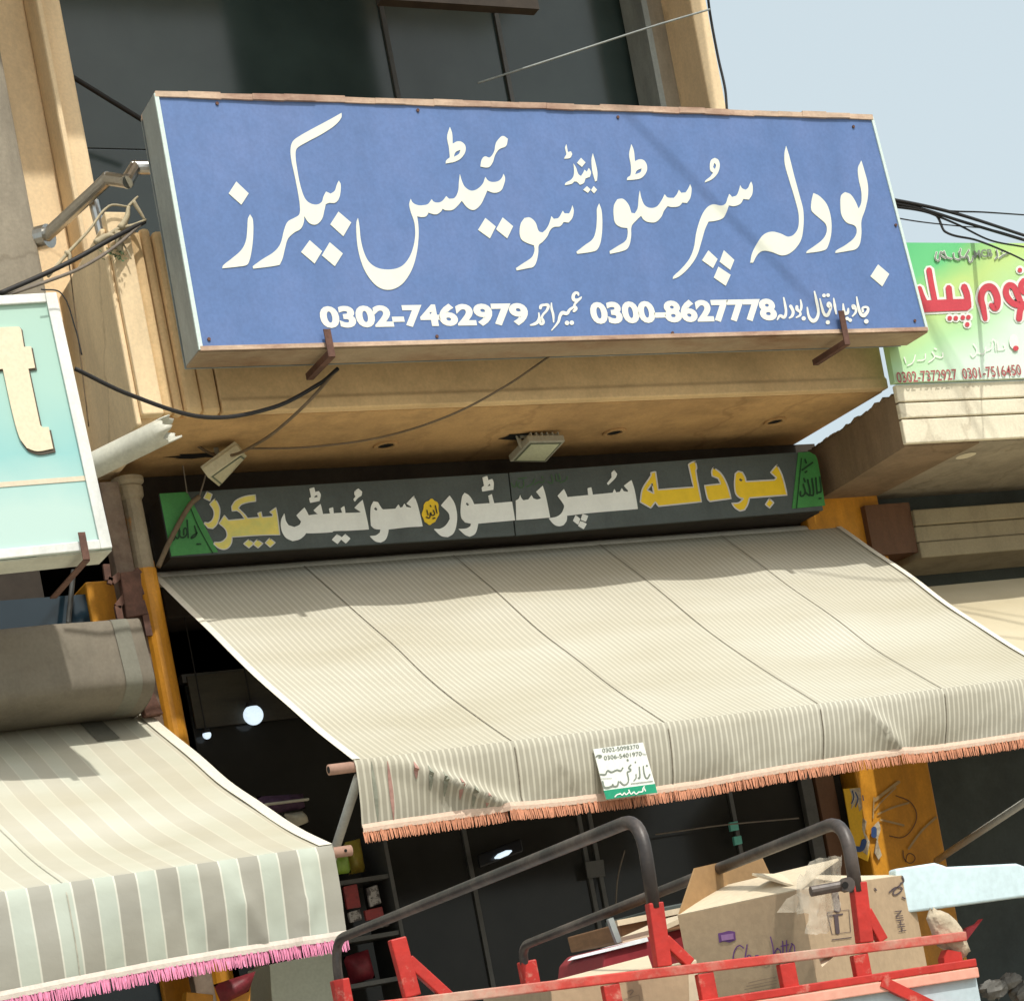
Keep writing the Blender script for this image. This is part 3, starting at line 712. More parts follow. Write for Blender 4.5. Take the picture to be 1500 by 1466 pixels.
I2.fill(w, [(1240, 415), (1247, 440), (1240, 490), (1222, 518), (1197, 515), (1178, 535), (1140, 540), (1115, 535), (1095, 562), (1080, 595), (1050, 622), (1010, 622), (985, 610), (970, 588), (945, 612), (918, 645), (915, 700), (905, 750), (885, 775), (800, 797), (797, 782), (840, 755), (885, 725), (897, 690), (895, 655), (860, 650), (830, 630), (820, 590), (822, 530), (840, 497), (870, 495), (900, 525), (917, 572), (936, 575), (952, 545), (957, 490), (963, 450), (972, 492), (990, 530), (1020, 545), (1055, 538), (1082, 505), (1100, 470), (1115, 487), (1150, 490), (1168, 468), (1178, 445), (1190, 462), (1215, 460), (1230, 437)])
I2.fill(w, [(917, 195), (930, 230), (936, 288), (962, 278), (987, 285), (1002, 312), (1000, 345), (975, 378), (945, 388), (893, 392), (896, 378), (912, 365), (915, 320), (905, 250)], [[(973, 327), (968, 347), (937, 361), (947, 340)]])
let(w)
w = MB()   # super
I3.fill(w, [(525, 325), (533, 350), (530, 395), (512, 424), (482, 420), (465, 447), (430, 460), (402, 455), (390, 490), (370, 525), (330, 540), (290, 545), (270, 590), (250, 660), (225, 735), (180, 800), (130, 845), (95, 860), (98, 845), (140, 805), (185, 750), (210, 690), (225, 600), (250, 520), (280, 470), (315, 450), (360, 457), (385, 445), (395, 418), (405, 393), (420, 410), (445, 400), (458, 372), (465, 345), (475, 362), (495, 370), (510, 357), (518, 337)])
I3.fill(w, [(298, 240), (305, 207), (325, 195), (345, 207), (352, 240), (340, 280), (310, 312), (270, 330), (275, 318), (300, 298), (316, 276), (302, 266)], [[(322, 222), (332, 236), (326, 258), (315, 246)]])
I3.dots(w, [(290, 703), (340, 750), (315, 800), (255, 757)], [(375, 702), (432, 755), (410, 810), (352, 765)], [(345, 792), (412, 837), (385, 897), (320, 852)])
let(w)
w = MB()   # bodla
I3.fill(w, [(717, 130), (735, 190), (760, 290), (790, 400), (810, 480), (812, 560), (800, 640), (770, 690), (730, 722), (690, 730), (640, 712), (590, 705), (560, 725), (535, 770), (520, 770), (530, 720), (560, 660), (595, 615), (640, 600), (690, 612), (730, 628), (765, 610), (785, 570), (785, 500), (765, 420), (735, 320), (710, 230), (708, 170)])
I3.fill(w, [(867, 388), (900, 405), (940, 450), (962, 520), (965, 600), (950, 670), (930, 700), (828, 718), (830, 708), (870, 680), (920, 640), (940, 600), (935, 560), (905, 530), (870, 500), (855, 480), (857, 430)])
I3.fill(w, [(1130, 210), (1145, 260), (1165, 340), (1165, 410), (1150, 480), (1130, 540), (1130, 610), (1120, 670), (1100, 695), (1060, 705), (988, 717), (990, 705), (1040, 675), (1090, 635), (1105, 600), (1095, 568), (1050, 550), (1022, 510), (1015, 450), (1020, 400), (1040, 383), (1070, 395), (1095, 430), (1115, 475), (1130, 440), (1130, 380), (1115, 310), (1112, 250)])
I3.dots(w, [(1222, 780), (1283, 832), (1245, 900), (1180, 845)])
let(w)
I0 = Ink(SPL, 0, 0, 1, .002)
w = MB()
I0.text(w, '0302-7462979', (472, 481.5), (777, 476.5), 34.0, .048); let(w, M['digit'], 'phone_number'); w = MB(); I0.text(w, '0300-8627778', (868, 475.5), (1140, 470), 34.0, .048)
let(w, M['digit'], 'phone_number')
w = MB()
A = Ink(SPL, 760, 420, 12.5, .002)
A.stroke(w, [(395, 400), (405, 355), (470, 335), (535, 345), (515, 430), (445, 510), (410, 580)], [50, 55, 45, 60, 45, 40, 40])
A.stroke(w, [(405, 570), (440, 610), (450, 660), (410, 685), (390, 640), (400, 590)], 48)
A.stroke(w, [(365, 480), (372, 560), (345, 645), (285, 685), (210, 705)], [25, 40, 60, 55, 25])
A.stroke(w, [(597, 300), (600, 400), (630, 520), (637, 650)], [22, 45, 45, 25])
A.stroke(w, [(1090, 160), (1080, 120), (1030, 120), (995, 180), (1010, 240), (1070, 250), (1130, 210), (1148, 185)], [30, 45, 55, 60, 65, 60, 40, 15])
A.stroke(w, [(1080, 255), (1015, 345), (1045, 400), (1005, 450)], [45, 40, 65, 50])
A.stroke(w, [(1010, 370), (930, 425), (880, 490), (800, 480), (755, 535), (720, 650), (600, 800)], [40, 50, 62, 70, 55, 45, 20])
A.blob(w, 882, 665, 42); A.blob(w, 970, 662, 42)
let(w, M['digit'], 'name_lettering'); w = MB(); B = Ink(SPL, 1130, 420, 9.375, .002)
B.stroke(w, [(168, 150), (190, 260), (200, 350), (175, 420), (120, 400), (80, 455)], [20, 34, 34, 44, 40, 18])
B.stroke(w, [(262, 265), (298, 340), (285, 400), (245, 432)], [45, 40, 40, 22])
B.stroke(w, [(400, 180), (412, 270), (390, 335), (352, 310), (350, 270)], [18, 34, 30, 45, 40])
B.stroke(w, [(385, 335), (398, 385), (340, 425)], [30, 32, 20]); B.blob(w, 443, 437, 30)
B.stroke(w, [(590, 65), (620, 200), (645, 350), (620, 440), (570, 470), (515, 410), (492, 285)], [20, 40, 36, 46, 55, 36, 20])
B.stroke(w, [(665, 165), (690, 270), (722, 370), (762, 395), (800, 335), (818, 265), (790, 225), (775, 262), (812, 290)], [18, 34, 40, 50, 36, 30, 36, 34, 28])
B.blob(w, 722, 122, 26); B.blob(w, 778, 118, 26); B.blob(w, 775, 490, 30)
B.stroke(w, [(855, 160), (870, 260), (890, 375)], [18, 38, 22])
B.stroke(w, [(985, 235), (992, 310), (1008, 365), (1045, 360), (1056, 300)], [18, 36, 46, 44, 22]); B.blob(w, 1042, 438, 26); B.blob(w, 1082, 460, 26)
B.stroke(w, [(1128, 300), (1120, 262), (1148, 280), (1160, 345), (1112, 408)], [42, 38, 36, 34, 20])
B.stroke(w, [(1170, 140), (1190, 260), (1228, 375), (1275, 395), (1328, 300), (1258, 288), (1256, 345)], [18, 36, 44, 54, 34, 30, 30]); B.blob(w, 1303, 477, 32)
let(w, M['digit'], 'name_lettering')

# ------------------------------------------------------------------ fascia sign over the shop opening
YF = 8.72
FPL = YP(YF)
fa = thing('fascia_sign', 'long slate green shop board with white and yellow Urdu letters and green ends', 'sign', FPL(730, 780))
def quad(pts, pl, m, name, par, th=.012, bevel=0, off=0.0, label=None):
    mb = MB(); q = [pl(x, y, off) for x, y in pts]; mb.slab(q, -pl.n * th); return obj(name, mb, m, par, bevel=bevel, label=label)
q = [FPL(x, y) for x, y in ((251, 816), (1206, 748))]
mb = MB(); mb.box(q[0].x + .01, q[1].x - .01, YF + .022, 8.955, q[0].z + .003, FPL(700, 697).z - .01); obj('casing', mb, M['darkband'], fa)
pA = quad([(234, 723), (744, 693), (754, 784), (251, 815)], FPL, M['fascia'], 'board_panel', fa, .02)
pB = quad([(746, 692.5), (1186, 661), (1206, 747), (756, 784)], FPL, M['fascia'], 'board_panel', fa, .02)
mb = MB(); F1 = Ink(FPL, 230, 690, 6, .003, .001); F2 = Ink(FPL, 400, 690, 5.769, .003, .001); F3 = Ink(FPL, 610, 670, 5.769, .003, .001); F4 = Ink(FPL, 780, 650, 5.769, .003, .001); F5 = Ink(FPL, 980, 640, 5.769, .003, .001)
F1.fill(mb, [(20, 200), (262, 185), (300, 255), (535, 712), (125, 748)], corner=10, n=1)
ge = obj('green_end', mb, M['greenpanel'], fa, fix=False)
w = MB(); K = Ink(FPL, 230, 690, 6, .003, .0045)
K.stroke(w, [(280, 290), (370, 500), (490, 718)], 9)
for s_ in ([(330, 480), (345, 560), (300, 585), (355, 540)], [(265, 430), (275, 585)], [(235, 560), (245, 500), (265, 540), (240, 580), (205, 575), (200, 520)], [(195, 500), (185, 590), (150, 560)], [(165, 470), (150, 600), (120, 610)], [(350, 640), (385, 640)], [(180, 460), (215, 455)]):
    K.stroke(w, s_, 14)
obj('lettering', w, M['greenink'], ge, fix=False)
mb = MB(); F5.fill(mb, [(1090, 132), (1185, 128), (1235, 155), (1255, 205), (1318, 580), (1038, 606)], corner=25, n=3)
ge = obj('green_end', mb, M['greenpanel'], fa, fix=False)
w = MB(); K = Ink(FPL, 980, 640, 5.769, .003, .0045)
K.stroke(w, [(1120, 180), (1078, 600)], 9)
for s_ in ([(1275, 340), (1285, 460), (1262, 470)], [(1240, 345), (1252, 480)], [(1208, 350), (1220, 490), (1190, 490)], [(1172, 360), (1190, 490), (1150, 465)], [(1135, 400), (1150, 470), (1118, 500), (1112, 460)], [(1215, 215), (1125, 280)], [(1150, 300), (1165, 290)], [(1150, 190), (1160, 220)], [(1268, 520), (1285, 518)], [(1140, 350), (1150, 380)]):
    K.stroke(w, s_, 15)
obj('lettering', w, M['greenink'], ge, fix=False)
def letters(mb_fn, m, par, outline=None, grow=0):
    w = MB(); mb_fn(w); return obj('lettering', w, m, par, fix=False)
BEK = ([(510, 240), (550, 320), (548, 400), (525, 470), (490, 505), (450, 500), (415, 462), (420, 450), (450, 455), (480, 435), (500, 390), (495, 340), (462, 290)],
       [(865, 208), (868, 265), (800, 275), (740, 295), (715, 325), (740, 350), (770, 380), (797, 414), (898, 406), (885, 370), (915, 358), (925, 405), (1015, 398), (1016, 377), (990, 360), (1045, 320), (1060, 400), (1080, 560), (930, 562), (660, 580), (655, 630), (630, 670), (590, 688), (540, 675), (500, 640), (505, 625), (560, 622), (600, 595), (615, 560), (600, 510), (545, 460), (592, 388), (628, 432), (770, 419), (735, 370), (700, 346), (660, 352), (655, 310), (690, 260), (770, 222)])
DB = [[(440, 180), (485, 205), (465, 262), (410, 237)], [(805, 600), (855, 635), (808, 675), (760, 638)], [(880, 600), (932, 635), (888, 675), (842, 640)], [(990, 588), (1040, 628), (995, 668), (950, 630)]]
def outline_strokes(ink, w, polys, wd):
    for p in polys:
        c = [(q.x, q.y) for q in curve([(x, y, 0) for x, y in p], 4, True, 40)]
        ink.stroke(w, c + [c[0], c[1]], wd, n=1, cap=False)
def fillall(ink, w, polys, holes={}):
    for i, p in enumerate(polys): ink.fill(w, p, holes.get(i, ()), corner=40, n=4)
w = MB(); fillall(F1, w, list(BEK) + DB); yl = obj('lettering', w, M['paleyellow'], pA, fix=False)
w = MB(); K = Ink(FPL, 230, 690, 6, .0032, .0012); outline_strokes(K, w, list(BEK) + DB, 9); obj('outline', w, M['outline'], yl.parent, fix=False)
SW = [[(95, 360), (70, 420), (75, 500), (110, 560), (165, 588), (220, 575), (260, 545), (277, 521), (330, 522), (498, 513), (512, 504), (640, 500), (808, 490), (790, 400), (755, 245), (690, 310), (748, 345), (725, 352), (610, 356), (600, 298), (575, 315), (588, 354), (510, 359), (505, 308), (475, 318), (485, 361), (420, 365), (400, 280), (345, 332), (383, 364), (300, 376), (265, 310), (200, 375), (240, 425), (225, 455), (180, 475), (130, 460), (105, 420)],
      [(690, 172), (720, 150), (750, 175), (745, 205), (715, 225), (690, 255), (682, 238), (700, 215), (690, 195)],
      [(540, 535), (583, 562), (545, 612), (500, 580)], [(610, 533), (650, 570), (615, 608), (572, 572)],
      [(310, 150), (345, 140), (355, 180), (385, 172), (400, 200), (390, 250), (315, 265), (308, 230), (325, 220)],
      [(1190, 210), (1220, 290), (1262, 465), (1150, 470), (975, 490), (965, 540), (945, 580), (910, 600), (865, 590), (820, 550), (870, 545), (905, 520), (910, 490), (860, 485), (830, 460), (825, 380), (830, 300), (850, 258), (885, 265), (915, 315), (930, 327), (1035, 320), (1060, 285), (1072, 312), (1095, 306), (1110, 277), (1125, 305), (1165, 312), (1172, 300), (1130, 275)]]
w = MB(); fillall(F2, w, SW, {4: [[(372, 203), (376, 220), (345, 226), (354, 210)]], 5: [[(865, 305), (882, 325), (868, 335), (850, 320)]]}); obj('lettering', w, M['white_letter'], pA, fix=False)
w = MB(); n = 30
F2.fill(w, [(1330 + (70 + 5 * math.sin(7 * a)) * math.cos(a) - 8 * math.sin(a), 345 + (106 + 6 * math.cos(8 * a)) * math.sin(a)) for a in [6.2832 * i / n for i in range(n)]], corner=170, n=2)
yb = obj('badge', w, M['yellow'], pA, fix=False)
w = MB(); K = Ink(FPL, 400, 690, 5.769, .003, .0045)
for s_ in ([(1372, 290), (1386, 355)], [(1355, 330), (1365, 365), (1340, 372), (1332, 350), (1322, 395), (1295, 388)], [(1328, 290), (1336, 300)], [(1300, 330), (1310, 370)], [(1350, 400), (1370, 395)]): K.stroke(w, s_, 10)
obj('lettering', w, M['ink'], pA, fix=False)
ST = [[(280, 325), (320, 390), (340, 480), (335, 570), (310, 640), (265, 670), (210, 660), (150, 605), (200, 605), (250, 575), (285, 520), (275, 470), (210, 405)],
      [(560, 170), (597, 160), (605, 195), (640, 185), (650, 215), (648, 270), (558, 285), (555, 255), (575, 240)]]
w = MB(); fillall(F3, w, ST, {1: [[(618, 222), (626, 240), (598, 244)]]})
F3.fill(w, [(838, 364), (862, 350), (875, 318), (886, 346), (902, 363), (945, 355), (970, 320), (987, 347), (1020, 356), (1052, 345), (1010, 290), (1065, 240), (1090, 320), (1128, 508), (1000, 520), (842, 531)], corner=40, n=4)
F3.fill(w, [(832, 532), (650, 548), (520, 560), (510, 610), (490, 650), (450, 670), (410, 655), (355, 605), (420, 600), (455, 580), (460, 560), (410, 550), (378, 510), (372, 430), (385, 330), (405, 300), (440, 320), (470, 360), (485, 396), (618, 387), (605, 325), (635, 310), (655, 388), (806, 374)], [[(425, 380), (445, 400), (430, 410), (415, 395)]], corner=40, n=4)
obj('lettering', w, M['white_letter'], pB, fix=False)
SU = [[(835, 310), (860, 390), (888, 548), (505, 580), (290, 605), (285, 650), (260, 685), (225, 693), (185, 680), (140, 630), (200, 620), (245, 590), (270, 535), (265, 510), (215, 440), (265, 385), (295, 453), (474, 436), (468, 378), (495, 370), (508, 433), (680, 416), (692, 385), (705, 413), (740, 409), (755, 378), (768, 402), (806, 410), (812, 395), (775, 355)],
      [(365, 605), (400, 635), (385, 680), (345, 650)], [(425, 595), (468, 610), (450, 655), (410, 640)], [(408, 652), (455, 677), (432, 718), (388, 692)], [(690, 225), (712, 255), (700, 285), (640, 345), (632, 335), (672, 285), (670, 245)]]
w = MB(); fillall(F4, w, SU); obj('lettering', w, M['white_letter'], pB, fix=False)
LH = [[(1375, 148), (1388, 205), (1380, 228), (1428, 490), (1065, 528), (1038, 492), (1000, 542), (910, 492), (930, 380), (1000, 270), (1000, 245), (1040, 235), (1062, 388), (1360, 365), (1318, 175), (1345, 158)]]
w = MB(); fillall(F4, w, LH, {0: [[(1010, 335), (1025, 420), (970, 390)]]})
BO = [[(375, 258), (440, 310), (490, 400), (525, 520), (345, 545), (325, 520), (300, 410), (437, 396), (415, 350), (365, 330), (360, 290)],
      [(912, 235), (950, 310), (975, 390), (998, 490), (680, 515), (665, 570), (640, 615), (600, 625), (560, 600), (530, 560), (590, 555), (628, 520), (600, 515), (565, 480), (553, 400), (560, 310), (585, 290), (620, 300), (645, 345), (650, 376), (890, 363), (908, 345), (858, 300)],
      [(848, 520), (885, 555), (850, 600), (815, 570)]]
fillall(F5, w, BO, {1: [[(600, 350), (622, 365), (605, 378), (588, 362)]]}); obj('lettering', w, M['yellow'], pB, fix=False)
w = MB(); K = Ink(FPL, 780, 650, 5.769, .0032, .0012); outline_strokes(K, w, LH + [[(1010, 335), (1025, 420), (970, 390)]], 12)
K = Ink(FPL, 980, 640, 5.769, .0032, .0012); outline_strokes(K, w, BO, 12); obj('outline', w, M['outline'], pB, fix=False)
for pp_, (ox_, oy_), pl_ in ((SW, (400, 690), pA), (ST, (610, 670), pB), (SU, (780, 650), pB)):
    w = MB(); K = Ink(FPL, ox_, oy_, 5.769, .0026, .0012); outline_strokes(K, w, pp_, 7); obj('outline', w, M['white_letter'], pl_, fix=False)
w = MB(); K = Ink(FPL, 610, 670, 5.769, .002, .001)
for s_ in ([(800, 215), (830, 250), (850, 200)], [(870, 210), (860, 245), (900, 250), (905, 190)], [(930, 250), (980, 220), (1000, 180)], [(1000, 230), (1040, 205), (1060, 215), (1085, 190)], [(1060, 160), (1070, 175)], [(1110, 205), (1150, 215), (1140, 150)], [(1180, 140), (1190, 195), (1215, 190), (1205, 140)], [(1215, 215), (1270, 185), (1275, 160)], [(860, 180), (930, 170)]): K.stroke(w, s_, 9)
obj('small_lettering', w, M['faintgreen'], pB, fix=False)

# ------------------------------------------------------------------ awnings
def awning(root, corners, drop, seams, matl, name_m, fringe_m, nu=120, nv=26, sag=.045, bulge=.016, flip_folds=(), drop_in=.05, seed=1, lip_m=None, flen=.055, seam_m=None, wav=.006):
    """corners: wall-left, wall-right, front-right, front-left"""
    rnd = random.Random(seed)
    wl, wr, frr, fl = [Vector(c) for c in corners]
    width = (wr - wl).length
    ph = [rnd.uniform(0, 6.28) for _ in range(12)]
    def sfun(u):
        e = [0] + list(seams) + [1]
        for a, b in zip(e, e[1:]):
            if a <= u <= b + 1e-9:
                return math.sin(math.pi * (u - a) / (b - a))
        return 0
    from mathutils import noise as mn
    def top(u, v):
        p = ins(ins(wl, wr, u), ins(fl, frr, u), v)
        k = math.sin(math.pi * min(1, v)) ** .8
        z = -sag * math.sin(math.pi * v ** 1.5) - bulge * sfun(u) * k + wav * k * (math.sin(9 * u + ph[0] + 3 * v) + .6 * math.sin(23 * u + ph[1] - 5 * v)) * .5
        z += .004 * math.sin(17 * v + 4 * math.sin(6 * u + ph[2])) * k
        z += k * (.010 * mn.noise(Vector((u * width * 2.2, v * 3.2, seed))) + .0035 * mn.noise(Vector((u * width * 9, v * 7 + 2 * u, seed + 5))))
        return p + Vector((0, 0, z))
    def val(u, t):
        p = ins(fl, frr, u)
        fold = wav * 1.6 * t * (math.sin(14 * u + ph[3]) + .7 * math.sin(37 * u + ph[4] + 2 * t) + .35 * math.sin(71 * u + ph[5]))
        for (uc, amp, wd, slope) in flip_folds:
            d = (u - uc - slope * t) / wd
            fold += amp * math.exp(-d * d) * min(1, t * 1.6 + .15) * (1 if d > 0 else .55)
        fold += t * .010 * mn.noise(Vector((u * width * 4, t * 1.2, seed + 9))) + (.3 + t) * .004 * mn.noise(Vector((u * width * 12 + 3 * t, t * 3, seed + 3)))
        hang = drop * (1 + .03 * math.sin(5 * u + ph[6]) + .02 * math.sin(13 * u + ph[7]))
        return p + Vector((0, -.012 + drop_in * t * t - fold, -hang * t))
    vs = []; uvs = []; fs = []
    for j in range(nv + 1):
        for i in range(nu + 1):
            u, v = i / nu, j / nv
            p = top(u, v); vs.append(p); uvs.append((u * width, v))
    def ring(o, nr):
        for j in range(nr):
            for i in range(nu):
                a = o + j * (nu + 1) + i; fs.append((a, a + 1, a + nu + 2, a + nu + 1))
    ring(0, nv)
    mb = MB(); mb.add(vs, fs)
    o = obj('canopy', mb, matl, root, smooth=True, uvs=uvs)
    vs = []; uv2 = []; fs = []; nr = 12
    for j in range(nr + 1):
        for i in range(nu + 1):
            u, t = i / nu, j / nr
            if j == 0: p = top(u, 1.0) + Vector((0, -.004, .002))
            else: p = val(u, t)
            vs.append(p); uv2.append((u * width, 1.12 + t * .6))
    ring(0, nr)
    mb = MB(); mb.add(vs, fs); va = obj('valance', mb, matl, root, smooth=True, uvs=uv2)
    # braided tape with a fringe of threads
    mb = MB(); vs = []; fs = []
    for i in range(nu + 1):
        p = val(i / nu, 1.0); vs += [p + Vector((0, -.006, .012)), p + Vector((0, -.009, -.004)), p + Vector((0, -.006, -.020))]
    for i in range(nu):
        for k in range(2): a = 3 * i + k; fs.append((a, a + 1, a + 4, a + 3))
    mb.add(vs, fs); obj('braid_tape', mb, lip_m, va)
    mb = MB(); N = int(width / .0038)
    for i in range(N):
        u = (i + rnd.uniform(-.3, .3)) / N; u = min(max(u, 0), 1)
        p = val(u, 1.0) + Vector((0, -.004 + rnd.uniform(-.004, .004), -.016))
        L = flen * rnd.uniform(.9, 1.06); dx = rnd.gauss(0, .003); w_ = rnd.uniform(.0020, .0036)
        q = p + Vector((dx, rnd.uniform(-.008, .008), -L)); m_ = (p + q) / 2 + Vector((dx * .3, 0, 0))
        y_ = Vector((0, .003, 0))
        mb.add([p + Vector((-w_, 0, 0)), p + Vector((w_, 0, 0)), m_ + Vector((w_ * .9, 0, 0)), q + Vector((w_ * .5, 0, 0)), q + Vector((-w_ * .5, 0, 0)), m_ + Vector((-w_ * .9, 0, 0)), p + y_, q + y_, m_ + y_],
               [(0, 1, 2, 5), (5, 2, 3, 4), (1, 6, 8, 2), (2, 8, 7, 3), (6, 0, 5, 8), (8, 5, 4, 7)])
    f = obj('fringe', mb, fringe_m, va, kind='stuff', fix=False)
    # sewn seams: thin raised dark-edged overlaps
    for sm in seams:
        mb = MB(); pts = [top(sm + .0012 * math.sin(9 * v_ / nv + sm * 20), v_ / nv) + Vector((0, -.001, .003)) for v_ in range(nv + 1)]
        pts2 = [val(sm, t / 8) + Vector((0, -.003, 0)) for t in range(1, 9)]
        vs = []; 
        for p in pts + pts2: vs += [p + Vector((-.0022, 0, 0)), p + Vector((.0022, 0, 0))]
        mb.add(vs, [(2 * i, 2 * i + 1, 2 * i + 3, 2 * i + 2) for i in range(len(vs) // 2 - 1)])
        obj('seam', mb, seam_m, root)
    return top, val

M['canvas'] = awning_mat('narrow_striped_canvas', .0295, [(.65, .64, .555), (.445, .432, .37)], None, (.53, .51, .42), .45, .0, 'narrow')
M['canvas2'] = awning_mat('broad_striped_canvas', .155, [(.56, .63, .57), (.415, .415, .375)], (.76, .78, .71), (.56, .535, .44), .74, .05, 'broad')
M['canvas3'] = awning_mat('plain_dusty_canvas', .30, [(.55, .51, .39), (.53, .49, .37)], (.55, .51, .39), (.62, .55, .40), .6, .2, 'broad')
M['fringe1'] = mat('rust_orange_fringe', (.60, .27, .16), .9, .25, 40, 0)
M['braid1'] = mat('peach_braid', (.72, .54, .42), .9, .08, 30, .3, 90)
M['fringe2'] = mat('pink_fringe', (.76, .27, .43), .9, .25, 40, 0)
M['braid2'] = mat('pale_braid', (.72, .64, .56), .9, .08, 30, .3, 90)
M['seam'] = mat('dirty_seam', (.20, .175, .13), .95, .4, 40, .1, 60)
M['greystripe'] = mat('unfaded_green_stripe', (.27, .28, .22), .95, .2, 30, 0)
M['pinkstripe'] = mat('unfaded_pink_stripe', (.42, .24, .20), .95, .2, 30, 0)
M['edge'] = mat('pale_canvas_hem', (.74, .70, .58), .95, .05, 12, .15, 60)
M['seam2'] = mat('pale_sewn_seam', (.46, .44, .36), .95, .2, 40, .1, 60)

AWL = P(222, 843, 8.93); ZB = AWL.z
AWR = P(1226, 764, 8.93); AWR.z = ZB
AFL = PX(518, 1114, AWL.x)                     # front bar, left end
AFR = P(1558, 990, AFL.y); AFR.z = AFL.z
aw = thing('awning', 'beige narrow striped canvas awning with orange fringe over the middle shop front', 'awning', Vector(((AFL.x + AFR.x) / 2, AFL.y, AFL.z - .4)), 'fringed awnings over the shop fronts')
def ufrac(px, py):
    return (P(px, py, AFL.y).x - AFL.x) / (AFR.x - AFL.x)
seams = [ufrac(750, 1088), ufrac(975, 1060), ufrac(1198, 1034), ufrac(1380, 1010)]
top1, val1 = awning(aw, [AWL, AWR, AFR, AFL], .25, seams, M['canvas'], '', M['fringe1'], nu=170, flip_folds=[(.03, .055, .022, .14), (.66, .035, .018, .06), (.22, .015, .03, .05), (.45, .012, .03, .03)], seed=5, lip_m=M['braid1'], seam_m=M['seam'], sag=.034, bulge=.026, flen=.045)
# stripes that kept their colour inside the corner fold
for u_, m_, a_, b_ in ((.018, 'greystripe', .05, .95), (.036, 'pinkstripe', .08, .98), (.066, 'pinkstripe', .14, .40), (.082, 'greystripe', .22, .60), (.098, 'greystripe', .34, .72), (.116, 'pinkstripe', .48, .80), (.132, 'greystripe', .62, .93), (.148, 'pinkstripe', .76, .96)):
    mb = MB(); vs = []
    for k in range(9):
        t_ = a_ + (b_ - a_) * k / 8; w_ = .0024 * math.sin(math.pi * (k + .4) / 8.8)
        vs += [val1(u_ - w_, t_) + Vector((0, -.0025, 0)), val1(u_ + w_, t_) + Vector((0, -.0025, 0))]
    mb.add(vs, [(2 * i, 2 * i + 1, 2 * i + 3, 2 * i + 2) for i in range(8)]); obj('stripe', mb, M[m_], aw)
# hem tapes along the two slanted edges
for u in (0, 1):
    mb = MB(); vs = []
    for k in range(27):
        p = top1(u, k / 26); s_ = .03 if u == 0 else -.03
        vs += [p + Vector((-s_ * .15, 0, .006)), p + Vector((s_, 0, .006))]
    mb.add(vs, [(2 * i, 2 * i + 1, 2 * i + 3, 2 * i + 2) for i in range(26)]); obj('hem', mb, M['edge'], aw)
mb = MB(); mb.tube([AFL + Vector((-.10, .02, -.02)), AFR + Vector((.10, .02, -.02))], .021, 12); fb = obj('front_bar', mb, M['barpink'], aw, smooth=True)
mb = MB(); mb.tube([AFL + Vector((-.1005, .02, -.02)), AFL + Vector((-.09, .02, -.02))], .014, 12); obj('bore', mb, M['hole'], fb)
mb = MB(); mb.tube([AWL + Vector((-.05, .01, -.02)), AWR + Vector((.05, .01, -.02))], .035, 12); obj('roller_tube', mb, M['barwhite'], aw, smooth=True)
ar = P(452, 1205, 8.0)
mb = MB(); mb.tube([AFL + Vector((.02, .03, -.06)), Vector((ar.x + .02, 8.1, AFL.z - .42)), Vector((AWL.x + .05, 8.9, AFL.z - .70))], .019, 10); obj('support_arm', mb, M['barwhite'], aw, smooth=True)
mb = MB(); mb.tube([P(1535, 1152, 7.12), P(1372, 1260, 8.84)], .019, 10); obj('support_arm', mb, M['barwhite'], aw, smooth=True)

BWR = P(203, 1036, 8.85); BFR = PX(486, 1238, BWR.x + .02)
BWL = BWR + Vector((-3.4, 0, 0)); BFL = BFR + Vector((-3.4, 0, 0))
aw2 = thing('awning', 'broad striped grey green awning with pink fringe at the lower left', 'awning', Vector((BFR.x - 1.7, BFR.y, BFR.z - .5)), 'fringed awnings over the shop fronts')
top2, val2 = awning(aw2, [BWL, BWR, BFR, BFL], .335, [.70], M['canvas2'], '', M['fringe2'], nu=150, flip_folds=[(.86, .02, .012, .05), (.975, .03, .012, -.03), (.80, -.015, .02, .03)], seed=9, lip_m=M['braid2'], seam_m=M['seam2'], sag=.055, bulge=.02, flen=.05, wav=.009)
mb = MB(); vs = []
for k in range(27):
    p = top2(1, k / 26); vs += [p + Vector((.004, 0, .006)), p + Vector((-.05, 0, .006))]
mb.add(vs, [(2 * i, 2 * i + 1, 2 * i + 3, 2 * i + 2) for i in range(26)]); obj('hem', mb, M['edge'], aw2)
mb = MB(); vs = []                                                       # side flap of the valance
for k in range(9):
    p = val2(1, k / 8); q = p + Vector((.01 - .012 * k / 8, .20 * (1 - .45 * k / 8), .0)); vs += [p, (p + q) / 2 + Vector((.012 * math.sin(k), 0, 0)), q]
fs = []
for k in range(8):
    for j in range(2): a = 3 * k + j; fs.append((a, a + 1, a + 4, a + 3))
mb.add(vs, fs); obj('side_flap', mb, M['edge'], aw2, smooth=True)
mb = MB(); mb.tube([BFL + Vector((0, .03, -.025)), BFR + Vector((.085, .03, -.025))], .021, 12); fb = obj('front_bar', mb, M['barpink'], aw2, smooth=True)
c_ = BFR + Vector((.055, .03, -.025)); mb = MB(); mb.tube([c_ + Vector((0, -.0225, 0)), c_ + Vector((0, -.016, 0))], .006, 10); obj('bolt_hole', mb, M['hole'], fb)
# dull patch and lath near the top
mb = MB(); vs = []
for k in range(5):
    v_ = .02 + .16 * k / 4; vs += [top2(.905, v_) + Vector((0, 0, .005)), top2(.935, v_) + Vector((0, 0, .005))]
mb.add(vs, [(2 * i, 2 * i + 1, 2 * i + 3, 2 * i + 2) for i in range(4)]); obj('patch', mb, M['hoodpatch'], aw2)

